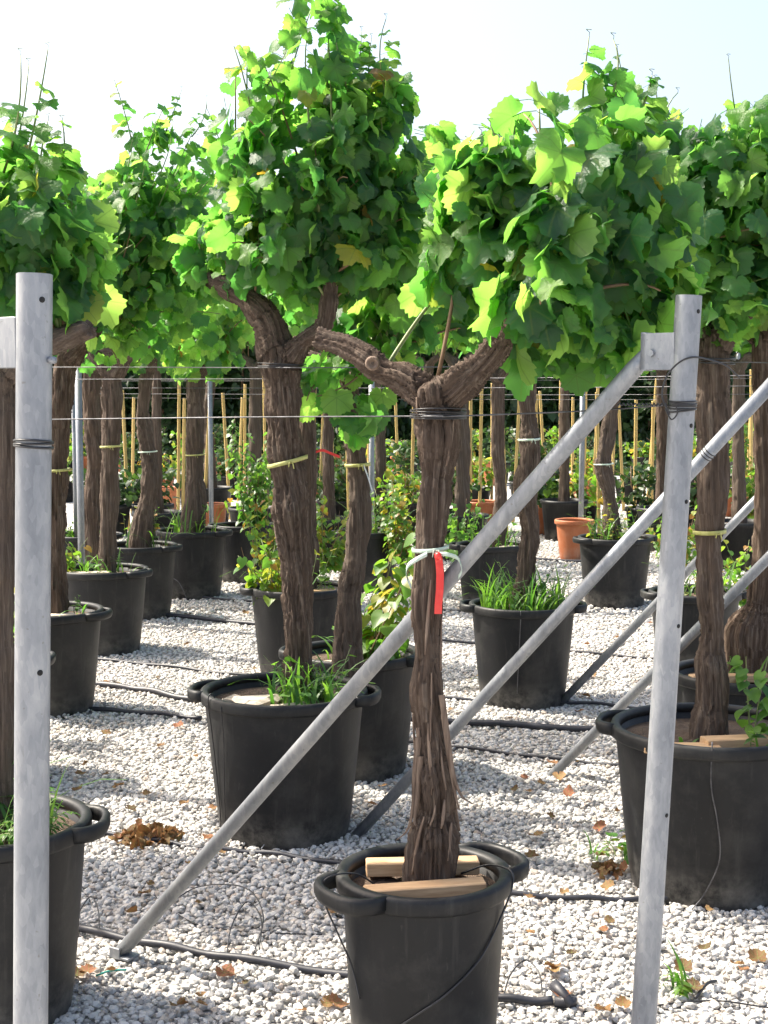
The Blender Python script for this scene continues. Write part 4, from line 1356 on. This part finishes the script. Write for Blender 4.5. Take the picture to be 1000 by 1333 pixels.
# ------------------------------------------------------------------ weeds and leafy plants
def weeds(loc, z, R, label, grass=30, broad=40, fern=0, h=(.10, .26), name='weed_clump', yellow=False, cat='weeds', bias=(0, 0), spread=1.0, group='weeds growing in the tubs', up=.0):
    o0 = Vector((loc.x, loc.y, z))
    e = empty(name, o0, label, cat, group)
    if grass:
        m = MB()
        for q in range(grass):
            a = random.uniform(0, 6.28); rr = R * math.sqrt(random.random()) * .9 * spread
            p = Vector((math.cos(a) * rr + bias[0], math.sin(a) * rr + bias[1], 0))
            if p.length > R: p *= R / p.length
            L = random.uniform(*h); az = random.uniform(0, 6.28)
            d = Vector((math.cos(az), math.sin(az), 0)); s = Vector((-d.y, d.x, 0))
            w = random.uniform(.0035, .008); bend = random.uniform(.2, 1.1)
            V = []
            for j in range(6):
                t = j / 5
                th = bend * t * 1.3
                c = p + d * (L * t * math.sin(th) * .9) + Vector((0, 0, L * t * math.cos(th * .9)))
                ww = w * (1 - t ** 2) + .0006
                V += [c - s * ww, c + s * ww + Vector((0, 0, .001))]
            m.add(V, [(2 * j, 2 * j + 1, 2 * j + 3, 2 * j + 2) for j in range(5)], 0, random.random() * .98 + .01)
        o = m.build('grass_blades', M_WEED, e); o['kind'] = 'stuff'
    fr_, stems = [], MB()
    nst = max(1, broad // 7) if broad else 0
    for q in range(nst):
        a = random.uniform(0, 6.28); rr = R * math.sqrt(random.random()) * .85 * spread
        p = Vector((math.cos(a) * rr + bias[0], math.sin(a) * rr + bias[1], -.005))
        if p.length > R: p *= R / p.length
        H = random.uniform(h[0] * .5, h[1] * .85) + up
        end = p + Vector((random.uniform(-.4, .4) * H, random.uniform(-.4, .4) * H, H))
        ctl = p.lerp(end, .5) + rv(.02)
        pts = [p * (1 - t) ** 2 + ctl * 2 * t * (1 - t) + end * t * t for t in [i / 5 for i in range(6)]]
        stems.tube(pts, lerp_list([.0022, .0012], 6), 4, rnd=.3)
        for j in range(7):
            t = (j + 1) / 7
            c = p * (1 - t) ** 2 + ctl * 2 * t * (1 - t) + end * t * t
            az = j * 2.4 + random.uniform(-.4, .4)
            d = Vector((math.cos(az), math.sin(az), random.uniform(-.3, .5)))
            fr_.append((frame(c, d, Vector((0, 0, 1)) + rv(.3), random.uniform(.022, .045)), 0))
    if nst:
        stems.build('stems', M_SHOOT, e)
        o = join_leaves('leaves', M_YOUNG if yellow else M_WEED, e, (0, 0, 0), LANCE_G + HEART_G[:2], fr_); o['kind'] = 'stuff'
    if fern:
        ff, st = [], MB()
        for q in range(fern):
            az = random.uniform(0, 6.28); L = random.uniform(.12, .22)
            p = Vector((random.uniform(-.5, .5) * R + bias[0], random.uniform(-.5, .5) * R + bias[1], 0)); d = Vector((math.cos(az), math.sin(az), 0)); s = Vector((-d.y, d.x, 0))
            pts = [p + d * L * t * .9 + Vector((0, 0, L * (1.5 * t - 1.1 * t * t))) for t in [i / 9 for i in range(10)]]
            st.tube(pts, .0012, 4)
            for j in range(2, 10):
                for sd in (-1, 1): ff.append((frame(pts[j], s * sd + d * .3 + Vector((0, 0, -.1)), Vector((0, 0, 1)), .040 * (1 - j / 14)), 0))
        st.build('fern_stems', M_SHOOT, e)
        o = join_leaves('fronds', M_WEED, e, (0, 0, 0), LANCE_G, ff); o['kind'] = 'stuff'
    return e
W = lambda key, **k: weeds(T[key][0], T[key][1], **k)
W('mid', R=.26, label='grass and small weeds round the thick trunk in the wide tub', grass=95, broad=120, h=(.10, .26), bias=(.10, -.06), spread=.75)
W('G', R=.24, label='lush weeds with pale seed stalks behind the wide grassy tub', grass=45, broad=170, h=(.10, .28), bias=(.06, -.03))
W('H', R=.25, label='dense grass filling the tub beneath the brace', grass=230, broad=80, h=(.12, .32))
W('corner', R=.20, label='ferny weeds and broad grass leaves in the tub behind the upright post', grass=26, broad=30, fern=26, h=(.16, .34), bias=(.10, -.08))
W('A', R=.22, label='few green leaves in the shaded tub by the upright post', grass=8, broad=30, h=(.06, .16), bias=(.08, 0))
W('B', R=.23, label='mixed weeds beside the pale timber of the straight trunk', grass=40, broad=60, h=(.08, .22))
W('C', R=.22, label='yellowing leafy plant round the thin crooked trunk', grass=10, broad=110, h=(.12, .34), yellow=True, up=.05)
W('D', R=.24, label='arching grass at the flared trunk foot', grass=45, broad=30, h=(.15, .34))
W('I', R=.26, label='bushy yellow green weeds round the wavy trunk', grass=25, broad=260, h=(.16, .42), yellow=True)
W('X1', R=.23, label='weeds round the thin straight trunk', grass=35, broad=120, h=(.12, .36))
W('L', R=.24, label='leafy weeds in the tub behind the leaning post', grass=20, broad=160, h=(.12, .40), yellow=True)
W('K', R=.24, label='green leafy weeds beside the swollen trunk foot', grass=10, broad=70, h=(.10, .30), bias=(-.02, .05))
W('O', R=.2, label='small leaves in the tub at the gap left of the upright post', grass=4, broad=30, h=(.06, .16), bias=(.08, -.05))
W('F', R=.25, label='leafy weeds in the tub of the slender vine', grass=15, broad=120, h=(.12, .36), yellow=True)
W('V1', R=.22, label='tall weeds in the tub beyond the leaning vine', grass=20, broad=160, h=(.16, .46), yellow=True)
W('Q1', R=.24, label='low weeds in the far tub behind the upright post', grass=25, broad=160, h=(.14, .42))
W('Q2', R=.22, label='weeds in the tub beside the thin steel stake', grass=20, broad=80, h=(.1, .3))
W('right', R=.26, label='sparse weeds on the soil of the wide tub behind the leaning post', grass=6, broad=35, h=(.04, .12), bias=(.05, -.03))
# weeds growing out of the gravel
for (x, y, n1, n2, R, lab) in ((795, 1120, 14, 21, .10, 'straggly weed growing from the gravel beside the wide tub'), (640, 900, 10, 14, .06, 'small weed growing from the gravel near the grassy tub'), (880, 1290, 10, 14, .05, 'tiny weed in the gravel right of the leaning post')):
    p = at_z(x, y, 0); weeds(p, .01, R, lab, grass=n1, broad=n2, h=(.05, .15), yellow=True, group='weeds growing out of gravel')

def climber(px, py, zbase, y, H, spread, nst, label, size=(.035, .06), yellow=True, lean=0):
    base = at_y(px, py, y); base.z = zbase
    e = empty('leafy_plant', base, label, 'plant', 'leafy climbing plants')
    fr_ = []
    for q in range(int(nst * 1.9)):
        st = Vector((random.uniform(-.3, .3) * spread, random.uniform(-.3, .3) * spread, -.03))
        end = Vector((random.uniform(-1, 1) * spread + lean * H, random.uniform(-1, 1) * spread, H * random.uniform(.55, 1)))
        ctl = st.lerp(end, .5) + rv(.06)
        pts = [st * (1 - t) ** 2 + ctl * 2 * t * (1 - t) + end * t * t for t in [i / 8 for i in range(9)]]
        m = MB(); m.tube(pts, lerp_list([.004, .0015], 9), 5); m.build('stem', M_CANE if q % 2 else M_SHOOT, e)
        nl = max(6, int(H / .036))
        for j in range(nl):
            t = .12 + .88 * j / nl
            c = st * (1 - t) ** 2 + ctl * 2 * t * (1 - t) + end * t * t
            d = Vector((random.gauss(0, 1), random.gauss(0, 1), -.3)).normalized()
            s = random.uniform(*size) * (1.1 - .4 * t)
            fr_.append((frame(c + d * s * .8, d + Vector((0, 0, -.3)), Vector((0, 0, .8)) + d * .5 + rv(.3), s), 0))
    o = join_leaves('leaves', M_YOUNG if yellow else M_WEED, e, (0, 0, 0), HEART_G, fr_); o['kind'] = 'stuff'
    return e
climber(330, 690, T['E'][1], YT('E'), 1.05, .22, 9, 'tall climbing plant with heart shaped leaves left of the thick trunk', lean=.05, yellow=False)
climber(352, 690, .2, 10.3, .85, .20, 8, 'yellow green leafy plant against the thick trunk of the wide tub')
climber(352, 765, T['F'][1], YT('F') - .1, .34, .18, 6, 'heart leaved plant at the left rim of the slender vine tub', size=(.04, .07))
climber(470, 800, T['G'][1], YT('G') - .12, .75, .14, 4, 'leafy shoot reaching right beside the leaning vine', size=(.045, .085), lean=.35)
climber(430, 700, .3, 11.2, .65, .30, 10, 'yellow green leafy plant between the slender and leaning vines')
climber(520, 690, .3, 11.8, .70, .28, 10, 'yellow green leafy plant left of the trunk with red tape')
climber(600, 690, .3, 12.0, .55, .26, 8, 'leafy plant right behind the trunk with red tape', yellow=False)
climber(985, 930, T['right'][1], YT('right') - .1, .36, .05, 2, 'single shoot with round leaves in the wide tub', size=(.04, .06), yellow=False)
climber(5, 830, T['A'][1] - .05, 6.9, .34, .16, 4, 'light green leaves left of the upright post', size=(.05, .08))
climber(8, 660, .3, 11.0, .7, .25, 8, 'leafy plant far behind left of the upright post')
climber(880, 660, .3, 11.5, .55, .25, 8, 'yellow green leafy plant behind the leaning post')
climber(975, 730, .3, 9.5, .55, .25, 8, 'leafy plant between the low braces')
climber(985, 620, .4, 14.5, .9, .3, 9, 'tall leafy plant beyond the terracotta pot')
climber(90, 715, T['B'][1], YT('B') - .1, .28, .12, 4, 'green leafy sprig in the tub with pale timber', size=(.04, .06))

# ------------------------------------------------------------------ fallen leaves
DRY_G = []
for s in range(5):
    V, Fc, UV = leaf_geo(24, 8, 200 + s, False)
    r = random.Random(s)
    for v in V:
        rr = math.hypot(v[0], v[1]); v[2] = .35 * rr * rr * (1 + .6 * math.sin(3 * math.atan2(v[1], v[0]) + s)) ; v[0] *= r.uniform(.6, .8) if s % 2 else .9
    DRY_G.append((V, Fc, UV))
DRY_ME = [geo_mesh('fallen_leaf', g_, M_DRY) for g_ in DRY_G]
spots = [(100, 1270), (115, 1265), (318, 1280), (665, 935), (683, 1013), (690, 1030), (612, 885), (690, 1115), (780, 1078), (812, 1130), (790, 1155), (745, 1240), (960, 1255), (970, 1262), (232, 945), (118, 965), (110, 995), (100, 1028), (150, 1025), (255, 985), (240, 1045), (205, 882), (195, 1150), (330, 870), (120, 865), (290, 1110), (245, 800), (320, 798), (435, 1185), (905, 1285), (600, 790), (625, 797), (760, 905), (690, 910), (800, 830), (540, 1000), (700, 860), (735, 1160), (900, 1170)]
spots += [(random.uniform(60, 990), random.uniform(780, 1320)) for _ in range(95)]
LANDMARK = {'front': 'tub with ear handles and timber blocks', 'mid': 'wide grassy tub crossed by the long brace', 'right': 'wide tub behind the leaning post', 'corner': 'tub with ferny weeds',
            'A': 'shaded tub beside the upright post', 'B': 'tub with pale timber and weeds', 'C': 'tub of yellowing leaves', 'D': 'tub with arching grass', 'F': 'tub of the slender vine', 'G': 'tub full of green weeds', 'H': 'tub brimming with grass', 'I': 'tub of bushy yellow green weeds', 'K': 'tub under the gnarled trunk foot'}
for (x, y) in spots:
    p = at_z(x, y, .032)
    o = bpy.data.objects.new('fallen_leaf', random.choice(DRY_ME)); COL.objects.link(o)
    s = random.uniform(.02, .044)
    o.matrix_world = Matrix.Translation(p) @ Matrix.Rotation(random.uniform(0, 6.28), 4, 'Z') @ Matrix.Rotation(random.uniform(-.5, .5), 4, 'X') @ Matrix.Scale(s, 4)
    near_k = min(LANDMARK, key=lambda k_: (T[k_][0] - Vector((p.x, p.y, 0))).length)
    tag(o, '%s dry leaf on gravel nearest the %s' % ('small' if s < .032 else 'large', LANDMARK[near_k]), 'leaf', 'dry leaves scattered over the gravel')
# heap of dried weed
p = at_z(193, 1098, .0)
e = empty('dried_weed_heap', p, 'orange brown heap of dried weed on the pipe beside the long brace', 'dead plant')
fr_ = []
for q in range(110):
    a = random.uniform(0, 6.28); r = .095 * math.sqrt(random.random())
    h = .02 + .06 * (1 - r / .1) * random.random()
    fr_.append((frame(Vector((math.cos(a) * r * 1.3, math.sin(a) * r, h)), rv() + Vector((0, 0, .4)), rv(), random.uniform(.018, .042)), 0))
o = join_leaves('dead_leaves', M_DRY, e, (0, 0, 0), DRY_G, fr_); o['kind'] = 'stuff'
for (x, y, lab) in ((82, 900, 'small dark heap of dead leaves at the shaded tub'), (690, 912, 'dry curled weed at the foot of the grassy tub'), (790, 1140, 'dry brown stalks beside the wide tub')):
    p = at_z(x, y, 0); e = empty('dried_weed_heap', p, lab, 'dead plant')
    fr_ = [(frame(Vector((random.gauss(0, .045), random.gauss(0, .035), random.uniform(.015, .04))), rv(), rv(), random.uniform(.015, .03)), 0) for q in range(28)]
    o = join_leaves('dead_leaves', M_DRY, e, (0, 0, 0), DRY_G, fr_); o['kind'] = 'stuff'

# ------------------------------------------------------------------ background nursery rows
cane_x = [415, 432, 455, 520, 535, 557, 612, 624, 660, 668, 700, 712, 728, 745, 772, 780, 795, 812, 826, 842, 848, 856, 868, 884, 960, 972, 978, 985, 998, 168, 172, 200, 232, 238, 300, 310, 318, 334, 340, 346, 405, 2, 18, 60, 590, 640, 880, 935, 1010, 1024, -15, 130, 265, 480, 690, 760]
for i, x in enumerate(cane_x):
    y = random.uniform(16, 21)
    p = at_z(x, 500 + F_PX * CAM_H / y, 0)
    H = random.uniform(1.75, 2.25); lx, ly = random.gauss(0, .035), random.gauss(0, .03)
    m = MB()
    pts, rad = [], []
    nn = 8
    for j in range(nn):
        z = H * j / nn
        pts += [Vector((lx * z, ly * z, z)), Vector((lx * (z + .012), ly * z, z + .012))]; rad += [.020, .0225]
    m.tube(pts, rad, 7)
    o = m.build('bamboo_cane', M_BAMBOO, None, loc=p); tag(o, '%s %s yellow bamboo cane standing among the distant nursery pots' % ('tall' if H > 2 else 'short', 'tilted' if abs(lx) > .03 else 'upright'), 'cane', 'bamboo canes in the back rows')
bx = [(x, 20.5, 1.5) for x in range(-60, 1100, 46)] + [(x, 26.5, 1.2) for x in range(-40, 1080, 40)] + [(x, 16.2, .8) for x in (25, 150, 190, 320, 370, 445, 520, 585, 700, 760, 830, 905, 985)]
for i, (x, yc, yj) in enumerate(bx):
    y = yc + random.uniform(-yj, yj)
    p = at_z(x + random.uniform(-12, 12), 500 + F_PX * CAM_H / y, 0)
    h, R = random.uniform(.32, .42), random.uniform(.2, .26)
    terra = i % 4 == 2
    e = empty('nursery_pot', p, ('distant terracotta pot with a shrub ' if terra else 'distant black pot with a shrub ') + ('close before the hedge' if yc > 25 else ('among the bamboo canes' if yc > 18 else 'in front of the bamboo canes')), 'pot', 'distant terracotta nursery pots' if terra else 'distant black nursery pots')
    m = MB(); m.lathe([(0, .01), (R * .74, .01), (R * .78, 0), (R * .98, h - .05), (R * 1.06, h - .045), (R * 1.06, h), (R * .96, h), (R * .94, h - .06)], 20)
    m.build('body', M_TERRA if terra else M_POT, e)
    soil_mesh(R * .94, h - .05).build('soil', M_SOIL, e)
    e = empty('nursery_shrub', p + Vector((0, 0, h - .06)), 'shrub', 'shrub', 'distant potted shrubs')
    H = random.uniform(.3, .8) if yc > 18 else random.uniform(.25, .55)
    e['label'] = '%s %s shrub in a %s pot %s' % ('low' if H < .5 else 'tall', 'yellow green' if i % 3 == 0 else 'dark green', 'terracotta' if terra else 'black', 'close before the hedge' if yc > 25 else ('among the bamboo canes' if yc > 18 else 'in front of the bamboo canes'))
    m = MB()
    for q in range(5): m.tube([(random.gauss(0, .03), random.gauss(0, .03), 0), (random.gauss(0, .08), random.gauss(0, .08), H * .6), (random.gauss(0, .14), random.gauss(0, .14), H)], [.008, .006, .003], 5)
    m.build('stems', M_CANE, e)
    fr_ = []
    for q in range(int(120 + H * 110)):
        c = Vector((random.gauss(0, .15), random.gauss(0, .15), random.uniform(.05, H)))
        d = rv(); d.z -= .4
        fr_.append((frame(c, d, Vector((0, 0, .8)) + rv(.5), random.uniform(.045, .08)), 0))
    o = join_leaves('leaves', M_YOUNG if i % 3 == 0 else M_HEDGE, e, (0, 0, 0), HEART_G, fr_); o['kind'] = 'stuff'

# hedge closing the view
o0 = Vector((0, 31, 0))
e = empty('hedge', o0, 'tall dark green hedge closing the back of the nursery', 'hedge')
m = MB()
for q in range(60):
    x = -30 + q + random.uniform(-.3, .3)
    m.tube([(x, 0, 0), (x + random.gauss(0, .1), random.gauss(0, .1), 1.4), (x + random.gauss(0, .3), random.gauss(0, .2), 3.4)], [.05, .04, .015], 6)
m.build('stems', M_CANE, e)
# solid leaf-coloured core added inside the hedge to block the sky
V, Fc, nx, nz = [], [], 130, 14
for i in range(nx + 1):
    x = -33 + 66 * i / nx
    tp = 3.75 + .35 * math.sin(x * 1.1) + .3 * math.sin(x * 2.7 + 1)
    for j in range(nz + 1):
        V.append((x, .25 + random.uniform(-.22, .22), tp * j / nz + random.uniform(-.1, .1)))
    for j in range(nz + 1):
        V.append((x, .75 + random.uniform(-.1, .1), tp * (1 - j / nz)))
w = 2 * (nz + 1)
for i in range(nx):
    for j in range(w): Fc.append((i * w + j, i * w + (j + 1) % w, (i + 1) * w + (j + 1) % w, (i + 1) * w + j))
m = MB(); m.add(V, Fc, 0, .15); o = m.build('sky_block_core', M_HEDGE, e, smooth=False); o['kind'] = 'stuff'
fr_ = []
for q in range(52000):
    x = random.uniform(-13, 13) if q < 38000 else random.uniform(-32, 32)
    top = 4.1 + .35 * math.sin(x * 1.1) + .3 * math.sin(x * 2.7 + 1)
    z = top * random.random() ** .8
    yy = random.gauss(0, .45) + .25 * math.sin(x * 1.7)
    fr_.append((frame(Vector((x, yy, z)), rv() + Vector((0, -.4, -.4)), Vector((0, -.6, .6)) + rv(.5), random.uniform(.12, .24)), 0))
o = join_leaves('leaves', M_HEDGE, e, (0, 0, 0), LANCE_G + HEART_G[:1], fr_); o['kind'] = 'stuff'
